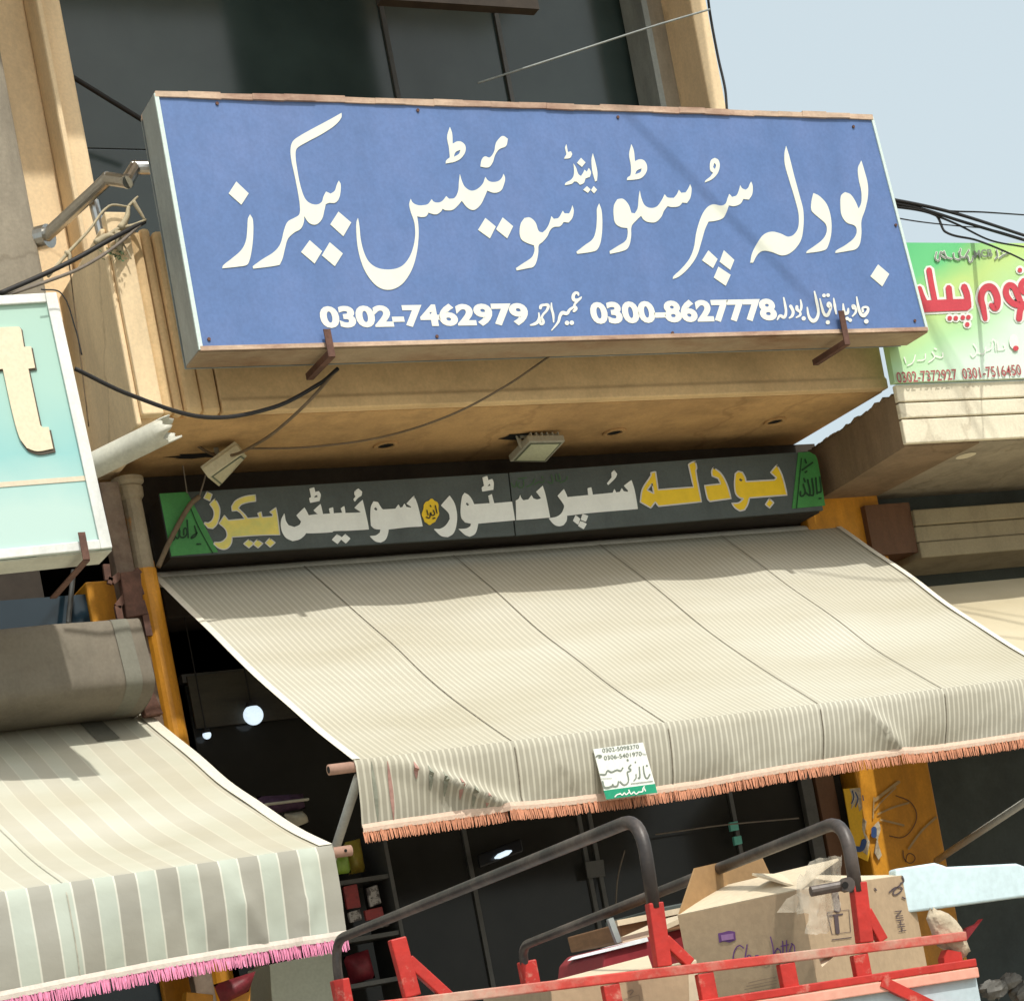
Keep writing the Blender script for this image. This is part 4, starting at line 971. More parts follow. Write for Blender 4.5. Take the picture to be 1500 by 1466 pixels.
# canvas hood that covers the left awning's roller
hd = thing('canvas_hood', 'grey brown canvas roller hood with a darker strip above the left awning', 'awning hood', P(110, 1040, 8.4))
HR = P(208, 906, 8.42)
prof = []
for k in range(15):
    a = math.radians(115 - 215 * k / 14)
    prof.append((8.55 - .19 * math.cos(math.radians(90) - a) * 0 - .20 * math.sin(a) * 0, 0))
zt, zb = HR.z, P(222, 1000, 8.32).z
prof = [(8.75, zt - .02), (8.55, zt + .008), (8.42, zt + .0), (8.375, zt - .02), (8.36, zt - .08), (8.345, zt - .20), (8.335, zb + .03), (8.35, zb - .01), (8.44, zb - .05), (8.60, zb - .075), (8.75, zb - .07)]
pf = [(p.x, p.y) for p in curve([(y, z, 0) for y, z in prof], 3)]
xr_ = P(218, 955, 8.34).x
def hoodmesh(x0, x1, nx, out):
    mb = MB(); vs = []
    for i in range(nx + 1):
        x = x0 + (x1 - x0) * i / nx
        for (y, z) in pf:
            vs.append((x, y - out + .008 * math.sin(5 * x + 9 * z) - .004 * math.sin(19 * x), z + .006 * math.sin(3.1 * x)))
    n = len(pf)
    mb.add(vs, [(i * n + k, i * n + k + 1, (i + 1) * n + k + 1, (i + 1) * n + k) for i in range(nx) for k in range(n - 1)])
    return mb
obj('cover', hoodmesh(-1.2, xr_, 40, 0), M['hood'], hd, smooth=True)
obj('end_cap', (lambda mb: mb.add([(xr_ - .004, y, z) for y, z in pf], [tuple(range(len(pf)))]))(MB()), M['hood'], hd)
xa_, xb_ = P(172, 950, 8.36).x, P(196, 950, 8.36).x
obj('patch_strip', hoodmesh(xa_, xb_, 3, .006), M['hoodpatch'], hd, smooth=True)

# sticker on the main valance
spl = Plane(val1(ufrac(915, 1130), .5) + Vector((0, -.03, 0)), (0, -1, .06))
st = thing('sticker', 'small white paper sticker with phone numbers and green band on the striped awning valance', 'sticker', spl(915, 1180))
sp_ = quad([(869, 1097), (942, 1087), (963, 1160), (888, 1170)], spl, M['stickerwhite'], 'paper', st, .004)
quad([(884.5, 1157.5), (959.5, 1147.5), (963, 1160.5), (888.5, 1170.5)], spl, M['stickergreen'], 'green_band', st, .002, off=.0024)
w = MB(); K = Ink(spl, 840, 1060, 9.375, .001, .0005)
K.text(w, '0302-5098370', (402, 392), (905, 335), 58, .01); K.text(w, '0306-5401970', (425, 495), (945, 432), 60, .012)
for s_, ww in (([(1005, 570), (1012, 575)], 26), ([(960, 580), (975, 690), (1010, 745), (1050, 690)], 20), ([(905, 590), (912, 740), (890, 740)], 20), ([(860, 690), (860, 740), (830, 780)], 16), ([(740, 490), (750, 500)], 26), ([(790, 560), (760, 600), (790, 630), (740, 660)], 20), ([(850, 520), (855, 525)], 22),
             ([(680, 600), (650, 640), (600, 630), (520, 660), (470, 640), (440, 690), (370, 690)], 20), ([(740, 660), (755, 790), (700, 835), (640, 790)], 18), ([(620, 790), (600, 850), (540, 850)], 22), ([(400, 790), (430, 870), (540, 850), (540, 830)], 26), ([(380, 750), (530, 745)], 6), ([(790, 820), (1090, 785)], 10), ([(310, 450), (340, 430), (385, 440), (350, 460)], 18), ([(945, 405), (1000, 420)], 8)):
    K.stroke(w, s_, ww)
obj('print', w, M['greyink'], sp_, fix=False)
w = MB(); K = Ink(spl, 840, 1060, 9.375, .001, .003)
for s_ in ([(990, 920), (960, 880), (950, 925), (900, 935)], [(900, 930), (860, 960), (830, 930)], [(820, 940), (790, 960), (760, 905)], [(760, 940), (720, 970), (700, 945), (670, 975), (640, 950)], [(640, 960), (600, 970), (570, 1000)], [(960, 870), (975, 860)]): K.stroke(w, s_, 17)
obj('white_print', w, M['whiteink'], sp_, fix=False)

# ------------------------------------------------------------------ left: teal sign and neighbour
TPL = Plane(P(162, 802, 7.6), (-.127, -.992, 0))
tx = Vector((.992, -.127, 0))
ts = thing('shop_sign', 'mint teal box sign with cream letter t and white frame at the left edge', 'sign', TPL(60, 830) + Vector((0, .1, 0)))
br = TPL(164, 803); tr = TPL(82, 430); tr = Vector((br.x, br.y, tr.z)) + tx * ((tr - br).dot(tx))
bl = br - tx * 2.2; tl = tr - tx * 2.2
tb_n = TPL.n
mb = MB(); mb.slab([bl, br, tr, tl], -tb_n * .006)
me_uv = None
tf = obj('face', mb, M['teal'], ts)
ul = tf.data.uv_layers.new(name='UVMap')
for lp in tf.data.loops:
    wv_ = tf.data.vertices[lp.vertex_index].co + root_loc(tf); ul.data[lp.index].uv = ((wv_ - tl).dot(tx), (tl.z - wv_.z) / (tl.z - bl.z))
fr_w = .045
for q in ([br - tx * fr_w, br, tr, tr - tx * fr_w], [bl, br - tx * fr_w * 1.01, br - tx * fr_w * 1.01 + Vector((0, 0, fr_w * .8)), bl + Vector((0, 0, fr_w * .8))], [tl - Vector((0, 0, fr_w * .8)), tr - tx * fr_w * 1.01 - Vector((0, 0, fr_w * .8)), tr - tx * fr_w * 1.01, tl]):
    mb = MB(); mb.slab([p + tb_n * .014 for p in q], -tb_n * .013); obj('frame', mb, M['tealframe'], ts, bevel=.003)
d_ = Vector((0, .20, 0))
mb = MB(); mb.slab([bl + Vector((0, .008, -.002)), br + Vector((0, .008, -.002)), br + d_, bl + d_], (0, 0, -.006)); obj('underside', mb, M['pvc'], ts)
mb = MB(); mb.slab([br + Vector((0, .008, 0)), br + d_, tr + d_, tr + Vector((0, .008, 0))], (-.006, 0, 0)); obj('side_panel', mb, M['pvc'], ts)
K = Ink(TPL, 0, 420, 3.33, .010, .001)
TT = [(-120, 215), (0, 203), (92, 200), (102, 212), (116, 298), (150, 296), (170, 400), (137, 404), (195, 680), (208, 690), (236, 688), (258, 793), (180, 806), (130, 790), (95, 740), (60, 620), (13, 405), (-70, 412)]
w = MB(); Ink(TPL, 3 / 3.33 + .6, 420 + 2.2, 3.33, .006, .0005).fill(w, [((x - 90) * 1.035 + 92, (y - 500) * 1.02 + 502) for x, y in TT], corner=30, n=4); tsd = obj('letter_edge', w, M['tshadow'], tf, fix=False)
w = MB(); K.fill(w, TT, corner=30, n=4); obj('lettering', w, M['tletter'], tf, fix=False)
mb = MB(); mb.slab([TPL(-260, 726, .003), TPL(134, 696, .003), TPL(135.5, 703, .003), TPL(-260, 734, .003)], -tb_n * .002); obj('stripe', mb, M['tband'], tf)
t_ = TPL(119, 780, .025); b_ = TPL(124, 822, .02)
mb = MB(); mb.box(t_.x - .014, t_.x + .014, t_.y - .006, t_.y, br.z - .04, t_.z); mb.box(t_.x - .014, t_.x + .014, t_.y + .0005, t_.y + .55, br.z - .046, br.z - .04); obj('bracket', mb, M['rust'], ts)

nb = thing('neighbour_building', 'bare grey plaster building with dark blue shop glass behind the mint sign', 'building', (0.6, 9.4, 0))
mb = MB(); xw = P(45, 300, 8.62).x; mb.box(-6, xw, 8.62, 9.9, P(60, 520, 8.62).z, 9.0); obj('wall', mb, M['concrete'], nb, bevel=.02)
gy = 8.99
mb = MB(); mb.box(-6, P(135, 880, gy).x, gy, gy + .02, .14, 3.75); obj('shop_glass', mb, M['blueglass'], nb)
mb = MB(); mb.box(-6, 2.56, 9.02, 9.3, 3.751, 4.3); obj('lintel', mb, M['darkband'], nb)
a, b = P(126, 860, 8.96).x, P(196, 860, 8.96).x
mb = MB(); mb.box(a, b, 8.96, 9.3, .14, 3.80); obj('pillar', mb, M['orange'], nb, bevel=.01)
mb = MB(); mb.box(-6, XL - .05, 8.9, 9.4, 4.30, 4.42); obj('soffit', mb, M['soffit'], nb)
mb = MB(); mb.box(-6, 2.5, 9.9, 14, 0, 8.9); obj('rear_wall', mb, M['concrete'], nb)
# mullion rod in the blue glass
mb = MB(); mb.tube([P(108, 835, 8.9), P(100, 912, 8.9)], .012, 8); obj('mullion', mb, M['alugrey'], nb)

# capped column and rusty post between the two shops
cl = thing('column', 'round column with cap, grey with peeling orange paint beside the shop front', 'column', (P(205, 1000, 8.78).x, 8.78, .14))
ctop = P(186, 702, 8.78); cx_ = ctop.x; r_ = P(203, 760, 8.78).x - P(187, 760, 8.78).x
mb = MB(); n = 16
pr = [(r_ * .95, .14), (r_ * .95, ctop.z - .10), (r_ * 1.2, ctop.z - .085), (r_ * 1.25, ctop.z - .045), (r_ * 1.1, ctop.z - .035), (r_ * 1.45, ctop.z - .02), (r_ * 1.45, ctop.z)]
vs = [(cx_ + r * math.cos(6.2832 * i / n), 8.78 + r * math.sin(6.2832 * i / n), z) for r, z in pr for i in range(n)]
mb.add(vs, [(k * n + i, k * n + (i + 1) % n, (k + 1) * n + (i + 1) % n, (k + 1) * n + i) for k in range(len(pr) - 1) for i in range(n)] + [tuple((len(pr) - 1) * n + i for i in range(n))])
obj('shaft', mb, M['capstone'], cl, smooth=False)
mb = MB(); zj = P(212, 835, 8.78).z; mb.tube([(cx_, 8.78, .14), (cx_, 8.78, zj)], r_ * 1.06, 16); obj('lower_shaft', mb, M['orange'], cl)
rp_ = thing('steel_post', 'rusty brown steel post with bent lugs beside the orange column', 'post', (P(172, 900, 8.7).x, 8.7, .14))
xa_, xb_ = P(150, 740, 8.72).x, P(178, 740, 8.72).x
mb = MB(); mb.box(xa_, xb_, 8.70, 8.78, .14, P(165, 705, 8.7).z); obj('shaft', mb, M['rustpost'], rp_, bevel=.006)
for pts in ([(176, 842), (164, 852), (158, 850), (155, 828)], [(184, 872), (172, 888), (176, 908)], [(204, 835), (196, 842), (206, 870)], [(206, 880), (212, 900), (218, 930)]):
    c = [P(x, y, 8.66) for x, y in pts]
    mb = MB()
    for u, v in zip(c, c[1:]): mb.bar(u, v + (v - u) * .05, .03, .022, (0, 1, 0))
    obj('lug', mb, M['rust'], rp_)
mb = MB(); q = [P(176, 838, 8.64), P(206, 835, 8.64), P(212, 900, 8.64), P(186, 905, 8.64)]; mb.slab(q, (0, .05, 0)); obj('clamp_plate', mb, M['rust'], rp_, bevel=.006)
mb = MB(); q = [P(200, 1010, 8.60), P(222, 1005, 8.60), P(240, 1045, 8.60), P(214, 1048, 8.60)]; mb.slab(q, (0, .06, 0)); obj('clamp_plate', mb, M['rust'], rp_, bevel=.006)

# PVC pipe
pa, pb = PZ(96, 706, 4.02), P(247, 627, 7.9)
pb = P(247, 628, 8.0); pa = P(96, 702, 8.35)
mb = MB(); d = (pb - pa).normalized()
ax = d.orthogonal().normalized(); ay = d.cross(ax); n = 20; R0 = .054; vs = []
n = 28; RG = [(0, R0), (.90, R0), (1, R0), (1, R0 * .88), (.90, R0 * .88), (0, R0 * .88)]
for (t, r) in RG:
    for i in range(n):
        an = 6.2832 * i / n; jag = (.026 * math.sin(3 * an) + .016 * math.sin(7 * an + 1)) if t == 1 else 0
        vs.append(ins(pa, pb, t) + d * jag + (ax * math.cos(an) + ay * math.sin(an)) * r)
mb.add(vs, [(k * n + i, k * n + (i + 1) % n, (k + 1) * n + (i + 1) % n, (k + 1) * n + i) for k in range(5) for i in range(n)])
tag(obj('drain_pipe', mb, M['pvc'], smooth=True), 'cream plastic drain pipe with broken end sticking out under the balcony', 'pipe')

# stainless handrail of the balcony
hr = thing('handrail', 'shiny stainless steel handrail bending from the left pilaster to the blue sign', 'handrail', P(90, 350, 8.6))
pts = [P(66, 347, 8.62), P(158, 262, 8.2), P(186, 266, 8.05), P(198, 246, 8.12), P(222, 246, 8.10)]
mb = MB()
for u, v in zip(pts, pts[1:]):
    e_ = (v - u).normalized() * .012; mb.tube([u - e_, v + e_], .028, 14)
obj('rail', mb, M['steel'], hr, smooth=False)
mb = MB(); c_ = pts[0]; mb.tube([c_ + Vector((-.03, .05, .01)), c_ + Vector((.015, -.01, 0))], .052, 16); obj('flange', mb, M['steel'], hr)
mb = MB(); mb.tube([P(137, 295, 8.36), P(152, 355, 8.36)], .024, 12); mb.tube([P(134, 286, 8.36), P(137, 297, 8.36)], .011, 10); obj('baluster', mb, M['steel'], hr)
mb = MB(); mb.tube([P(143, 308, 8.44), P(157, 360, 8.44)], .012, 12); obj('baluster', mb, M['steel'], hr)

# dry creeper twigs on the balcony rail
cr_ = thing('dry_creeper', 'dry pale creeper twigs with a green tuft tangled on the left balcony cables', 'plant', P(170, 360, 8.15))
mb = MB()
def tw(pts, r, y=8.05):
    c = curve([P(x, z, y) for x, z in pts], 5); mb.tube(c, [r * (1 - .5 * i / (len(c) - 1)) for i in range(len(c))], 6)
for p_, r in (([(70, 405), (100, 370), (130, 338), (160, 302), (188, 303)], .008), ([(188, 303), (198, 292), (202, 288)], .007), ([(176, 335), (186, 318), (188, 303)], .016), ([(195, 295), (206, 312), (212, 322)], .010), ([(150, 352), (172, 336), (195, 330), (214, 322)], .010), ([(172, 340), (176, 365), (180, 372)], .018), ([(96, 372), (101, 372), (102, 385)], .014), ([(160, 350), (170, 348), (186, 366), (192, 380)], .006), ([(140, 356), (160, 345), (176, 350)], .015)): tw(p_, r)
obj('twigs', mb, M['twig'], cr_, smooth=True)
mb = MB()
for i in range(46):
    c = P(168 + random.gauss(0, 7), 372 + random.gauss(0, 6), 8.03 + random.gauss(0, .02)); a = Vector((random.gauss(0, 1), random.gauss(0, 1), random.gauss(0, 1))).normalized() * .018; b = a.orthogonal().normalized() * .004
    mb.add([c - b, c + a * .5 - b * 1.2, c + a, c + a * .5 + b * 1.2, c + b], [(0, 1, 2, 3, 4)])
obj('leaves', mb, M['leaf'], cr_, kind='stuff')

# ------------------------------------------------------------------ right neighbour
YN = 8.0
NPL = YP(YN)
rn = thing('neighbour_shop', 'pale plastered neighbouring shop with grooved fascia and deep soffit at the right', 'building', (9.2, 9.2, 0))
xn0 = P(1329, 651, YN).x
zf = [P(1329, 651, YN).z, P(1320, 614, YN).z, P(1314, 590, YN).z, P(1311, 563, YN).z]
mb = MB(); mb.box(7.302, 16, YN + .03, 9.0, zf[0] + .002, 4.21); obj('soffit', mb, M['concrete'], rn)
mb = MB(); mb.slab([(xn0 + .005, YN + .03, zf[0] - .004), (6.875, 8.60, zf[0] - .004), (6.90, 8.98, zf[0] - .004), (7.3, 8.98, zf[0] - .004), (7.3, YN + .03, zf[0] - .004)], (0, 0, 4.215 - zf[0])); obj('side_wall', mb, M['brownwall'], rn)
for z0, z1 in zip(zf, zf[1:]):
    mb = MB(); n = 26
    for i in range(n): mb.box(xn0 - .004, 16, YN + .0, YN + .029, z0 + .006, z1 - .002); break
    obj('fascia_course', mb, M['conc_fascia'], rn, bevel=.006)
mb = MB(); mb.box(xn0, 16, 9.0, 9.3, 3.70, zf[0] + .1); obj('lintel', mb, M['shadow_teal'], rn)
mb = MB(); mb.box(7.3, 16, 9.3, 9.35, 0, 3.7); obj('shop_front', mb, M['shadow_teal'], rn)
mb = MB(); mb.box(7.6, 16, 9.4, 14, 0, 4.0); obj('rear_block', mb, M['concrete'], rn)
a = P(1272, 770, 8.86).x; b = P(1338, 770, 8.86).x
mb = MB(); mb.box(a, b, 8.86, 9.29, P(1300, 812, 8.86).z, P(1300, 738, 8.86).z); obj('shutter_end', mb, M['brownframe'], rn)
zt_, zb_ = P(1338, 746, 8.84).z, P(1345, 818, 8.84).z
hh = (zt_ - zb_) / 3
for k in range(3):
    mb = MB(); mb.box(b + .002, 14, 8.84 + (.012 if k == 1 else 0), 9.29, zb_ + k * hh + .0015, zb_ + (k + 1) * hh - .0015); obj('shutter_box', mb, M['cream2'], rn, bevel=.008)
oc = PZ(1415, 668, zf[0] - .002)
mb = MB(); n = 16; mb.add([(oc.x + .055 * math.cos(6.2832 * i / n), oc.y + .055 * math.sin(6.2832 * i / n), zf[0] - .001) for i in range(n)], [tuple(range(n))]); obj('lamp_recess', mb, M['conc_fascia'], rn)

gs = thing('shop_sign', 'green and yellow printed sign with red letters at the right above the plaster fascia', 'sign', NPL(1400, 565))
gq = [NPL(1300, 512), NPL(1313, 566), NPL(1700, 530)]
xs0 = NPL(1311, 556).x - .02; zb_ = zf[3] + .004; ztp = NPL(1332, 358).z
x1_ = xs0 + 1.9
mb = MB(); n = 1
mb.slab([(xs0, YN - .02, zb_), (x1_, YN - .02, zb_), (x1_, YN - .02, ztp), (xs0, YN - .02, ztp)], (0, .04, 0))
gf = obj('face', mb, M['greensign'], gs)
ul = gf.data.uv_layers.new(name='UVMap')
for lp in gf.data.loops:
    wv_ = gf.data.vertices[lp.vertex_index].co + root_loc(gf); ul.data[lp.index].uv = ((wv_.x - xs0) * .60, (ztp - wv_.z) * 1.05)
GPL = YP(YN - .021)
G = Ink(GPL, 1300, 340, 6.11, .001, .001); G2 = Ink(GPL, 1300, 340, 6.11, .001, .005)
RED = [([(372, 335), (395, 470), (425, 620)], 50), ([(325, 665), (530, 655), (715, 650)], 105), ([(548, 495), (562, 620)], 55), ([(685, 485), (712, 560), (722, 660)], 58), ([(285, 500), (315, 580), (345, 640)], 46),
       ([(878, 780), (858, 680), (838, 585), (870, 505), (930, 495), (975, 560), (985, 640), (965, 680), (925, 650)], [40, 55, 60, 62, 66, 62, 60, 55, 40]), ([(1178, 780), (1192, 690), (1215, 660)], 55),
       ([(1230, 645), (1150, 650), (1085, 600), (1060, 530), (1085, 478), (1130, 490), (1160, 550), (1190, 620)], 55), ([(1225, 430), (1195, 480), (1230, 540), (1280, 480)], 50)]
DOT = [(558, 770), (612, 770), (675, 765), (725, 762), (715, 826), (1186, 340)]
w = MB()
for s_, ww in RED: G.stroke(w, s_, [x + 44 for x in ww] if isinstance(ww, list) else ww + 44)
for x, y in DOT: G.blob(w, x, y, 40)
obj('letter_border', w, M['whiteink'], gf, fix=False)
w = MB()
for s_, ww in RED: G2.stroke(w, s_, ww)
for x, y in DOT: G2.blob(w, x, y, 21)
obj('lettering', w, M['redink'], gf, fix=False)
w = MB(); G2.text(w, '0302-7372927', (92, 1352), (632, 1322), 100, .012); obj('phone_number', w, M['maroonink'], gf, fix=False); w = MB(); G2.text(w, '0301-7516450', (680, 1318), (1205, 1280), 100, .012); obj('phone_number', w, M['maroonink'], gf, fix=False)
w = MB(); G2.text(w, 'MCB', (782, 236), (945, 220), 72, .03); obj('small_lettering', w, M['greyink'], gf, fix=False)
SCR = [[(770, 215), (740, 270), (715, 215), (690, 235), (730, 160)], [(690, 230), (650, 215), (655, 150)], [(640, 175), (650, 240), (600, 235), (590, 190)], [(575, 240), (530, 225), (505, 170)], [(520, 235), (480, 210), (475, 180), (500, 190)], [(470, 195), (460, 255), (430, 240), (440, 180)], [(965, 240), (985, 215), (975, 160)], [(1000, 235), (1040, 205), (1090, 185)], [(1020, 170), (1030, 180)]]
w = MB()
for s_ in SCR[:6]: G.stroke(w, s_, 19)
obj('letter_border', w, M['whiteink'], gf, fix=False); w = MB()
for s_ in SCR[6:]: G.stroke(w, s_, 19)
obj('letter_border', w, M['whiteink'], gf, fix=False); w = MB()
for s_ in ([(150, 1120), (165, 1170)], [(180, 1195), (225, 1170), (250, 1100)], [(270, 1150), (330, 1140), (340, 1090)], [(370, 1165), (420, 1120), (400, 1070)], [(430, 1110), (490, 1120), (495, 1080)], [(420, 1040), (440, 1050)], [(770, 1000), (800, 1060), (770, 1115), (745, 1090)], [(810, 1080), (860, 1090), (880, 1030)], [(890, 1060), (930, 1040), (950, 960), (970, 1060)], [(985, 980), (990, 1060)], [(1000, 1050), (1050, 1040), (1040, 1000)]): G.stroke(w, s_, 11)
obj('small_lettering', w, M['whiteink'], gf, fix=False, label='white outlined small Urdu print')
w = MB()
for s_ in SCR: G2.stroke(w, s_, 10)
obj('small_lettering', w, M['greyink'], gf, fix=False)
w = MB(); G.blob(w, 1130, 980, 40, 66, 18); lg = obj('logo', w, M['whiteink'], gf, fix=False)
w = MB(); G2.blob(w, 1150, 1040, 26, 24, 12); obj('logo_mark', w, M['redink'], gf, fix=False)

# right neighbour's awning
CWL = PX(1372, 858, 7.36); CWL = P(1372, 858, 8.8)
aw3 = thing('awning', 'plain dusty cream awning of the right neighbour, mostly behind the striped awning', 'awning', (8.8, 7.4, 2.2), 'fringed awnings over the shop fronts')
CW0 = Vector((6.95, 8.8, CWL.z)); 
awning(aw3, [CW0, CW0 + Vector((3.2, 0, 0)), CW0 + Vector((3.2, -1.7, -.95)), CW0 + Vector((0, -1.7, -.95))], .3, [.4], M['canvas3'], '', M['fringe1'], nu=60, seed=12, lip_m=M['braid1'], seam_m=M['seam2'], sag=.06)

# broken mortar edge on top of the neighbour's side wall; the sky shows through the gap below the balcony soffit
mb = MB(); n = 22
p0, p1 = Vector((6.899, 8.96, 0)), Vector((xn0 + .012, YN + .06, 0))
for i in range(n):
    a, b = ins(p0, p1, i / n), ins(p0, p1, (i + .97) / n)
    h0 = random.uniform(.004, .022) * (.4 + i / n); h1 = random.uniform(.004, .022) * (.4 + i / n)
    z = 4.212
    mb.slab([(a.x, a.y, z), (b.x, b.y, z), (b.x, b.y, z + h1), (a.x, a.y, z + h0)], (.10, 0, 0))
obj('mortar_edge', mb, M['brownwall'], rn)

# ------------------------------------------------------------------ flood lights
def floodlight(corners, th, bracket, label, mm, glassm, rear=None):
    """corners: 4 pixel corners (ordered) with their own Y so that the pane lies on one tilted plane"""
    c = [P(x, y, yy) for x, y, yy in corners]
    n = (c[1] - c[0]).cross(c[3] - c[0]).normalized()
    if n.dot(ray(corners[0][0], corners[0][1])) > 0: n = -n
    ctr = sum(c, Vector()) / 4
    t = thing('flood_light', label, 'lamp', ctr, 'flood lights under the balcony')
    mb = MB(); mb.slab(c, -n * th); body = obj('housing', mb, mm, t, bevel=.004)
    q = [ctr + (p - ctr) * .86 + n * .001 for p in c]; mb = MB(); mb.slab(q, n * .002); obj('gasket', mb, M['lampgasket'], body)
    q = [ctr + (p - ctr) * .77 + n * .0032 for p in c]; mb = MB(); mb.slab(q, n * .001); obj('glass', mb, glassm, body)
    mb = MB()
    for k in range(6):
        a, b = ins(c[0], c[1], .12 + .15 * k), ins(c[3], c[2], .12 + .15 * k)
        mb.bar(a - n * (th + .008), b - n * (th + .008), .006, .016, n)
    obj('cooling_fins', mb, mm, body)
    mb = MB()
    for a, b in bracket: mb.bar(a, b, .022, .006, (0, 1, 0))
    obj('bracket', mb, M['lampgrey'], t)
    return t
e0 = P(764, 656, 8.62); e1 = P(756, 627, 8.62); e1.z = ZSOF - .002
f2 = P(815, 656, 8.62); f3 = Vector((f2.x, 8.62, ZSOF - .002))
floodlight([(775, 647, 8.55), (828, 646, 8.55), (800, 677, 8.74), (747, 676.5, 8.74)], .035, [(e0, e1), (f2, f3), (Vector((e1.x, 8.62, ZSOF - .006)), Vector((f3.x, 8.62, ZSOF - .006)))], 'square flood light with pale glass tilted under the middle of the balcony soffit', M['lampgrey'], M['lampglass'])
mb = MB(); c = PZ(762, 640, ZSOF - .004); n = 14
mb.add([(c.x + .10 * math.cos(6.2832 * i / n) * (1 + .3 * math.sin(2.3 * i)), c.y + .05 * math.sin(6.2832 * i / n) * (1 + .25 * math.sin(3.1 * i)), ZSOF - .003) for i in range(n)], [tuple(range(n))])
part('broken_hole', mb, M['hole'])
e0 = P(320, 672, 8.60); e1 = P(314, 645, 8.60); e1.z = ZSOF - .002
floodlight([(356, 664, 8.46), (362, 668, 8.58), (321, 713, 8.62), (305, 700, 8.50)], .05, [(e0, e1)], 'dusty cream flood light hanging end on at the left of the soffit', M['lamphouse'], M['lamphouse'])
mb = MB(); c = PZ(292, 668, ZSOF - .004)
mb.add([(c.x + .14 * math.cos(6.2832 * i / n) * (1 + .3 * math.sin(2.9 * i)), c.y + .035 * math.sin(6.2832 * i / n) * (1 + .25 * math.sin(3.7 * i)), ZSOF - .003) for i in range(n)], [tuple(range(n))])
part('broken_hole', mb, M['hole'])

# ------------------------------------------------------------------ cables
def cable(pts, r, m, label, n=9, grp=None, nseg=7):
    c = curve(pts, n); mb = MB(); mb.tube(c, r, nseg)
    return tag(obj('cable', mb, M[m], smooth=True), label, 'cable', grp)
cable([P(110, 540, 7.7), P(190, 578, 7.75), P(300, 611, 7.85), P(400, 597, 7.95), P(470, 561, 7.98), P(495, 540, 7.98)], .009, 'black', 'thick black cable sagging from the mint sign to the blue sign bracket')
cable([P(495, 540, 7.98), P(440, 600, 8.0), P(380, 648, 8.25), P(320, 668, 8.55), P(270, 640, 8.6), P(230, 618, 8.7)], .007, 'wirebrown', 'brown lamp cable running from the left bracket to the cream flood light')
cable([P(365, 657, 8.5), P(450, 655, 8.4), P(560, 640, 8.3), P(660, 608, 8.04), P(740, 566, 7.98), P(805, 522, 7.95)], .005, 'wirebrown', 'thin brown cable drooping across the soffit to the blue sign')
cable([P(0, 430, 7.95), P(60, 404, 7.97), P(110, 380, 7.98), P(160, 352, 8.0), P(212, 325, 8.06)], .010, 'black', 'thick black cable twisting past the dry creeper above the mint sign')
cable([P(0, 436, 7.96), P(70, 412, 7.97), P(120, 392, 7.98), P(165, 364, 8.0), P(205, 330, 8.05)], .007, 'wiregrey', 'dusty grey cable just below the black one above the mint sign')
cable([P(60, 424, 7.55), P(90, 430, 7.55), P(110, 480, 7.57), P(120, 520, 7.58)], .003, 'black', 'thin black wire crossing the top corner of the mint sign')
cable([P(100, 375, 8.2), P(108, 440, 8.3), P(120, 540, 8.35), P(130, 625, 8.4)], .003, 'wirebrown', 'hair thin wire hanging down the left balcony side')
cable([P(292, 727, 8.69), P(278, 740, 8.69), P(250, 790, 8.69), P(232, 830, 8.68)], .012, 'wirebrown', 'bunched brown wires crossing the left green end of the shop board')
cable([P(292, 727, 8.69), P(300, 700, 8.69), P(306, 675, 8.69)], .004, 'wiregrey', 'thin grey wire rising from the bunch to the soffit')
cable([P(274, 722, 8.69), P(270, 695, 8.69), P(268, 682, 8.69)], .003, 'wiregrey', 'short thin grey wire end left of the bunch')
cable([P(1034, -30, 8.4), P(1040, 20, 8.42), P(1052, 85, 8.44), P(1062, 130, 8.44), P(1065, 165, 8.44)], .007, 'black', 'dark cable running down the right edge of the cream pilaster')
cable([P(700, 122, 8.6), P(800, 90, 8.5), P(950, 41, 8.35), P(1040, 14, 8.3)], .005, 'alu', 'pale thin wire slanting across the upper window')
cable([P(98, 108, 8.9), P(150, 140, 8.95), P(215, 180, 9.0)], .012, 'black', 'black cable slanting behind the top left corner of the blue sign')  # added strand drawn as a cable's reflection in the window glass
sky_w = [([(1255, 285), (1330, 297), (1400, 313), (1500, 345)], .011, 'thick black service cable in the sky bundle, running highest at its left end'),
         ([(1255, 290), (1340, 304), (1410, 325), (1500, 352)], .010, 'black service cable just under the thickest one in the sky bundle'),
         ([(1250, 280), (1320, 294), (1380, 308), (1440, 311), (1500, 315)], .006, 'thin cable leaving the sky bundle almost level to the right edge'),
         ([(1290, 300), (1370, 315), (1385, 340), (1430, 352), (1480, 372), (1520, 392)], .008, 'looping black cable that dips in front of the green sign top'),
         ([(1290, 315), (1340, 324), (1400, 331), (1450, 336), (1500, 350)], .004, 'thinnest wire below the sky bundle, nearly level'),
         ([(1330, 300), (1400, 328), (1450, 352), (1500, 362)], .006, 'mid weight cable crossing under the sky bundle to the yellow sign corner')]
for p_, r, lb in sky_w:
    cable([P(x, y, 8.72 - .0056 * (x - 1290)) for x, y in p_], [r * (1 - .35 * k / 30) for k in range((len(p_) - 1) * 9 + 1)], 'black', lb, grp='cables crossing the sky')
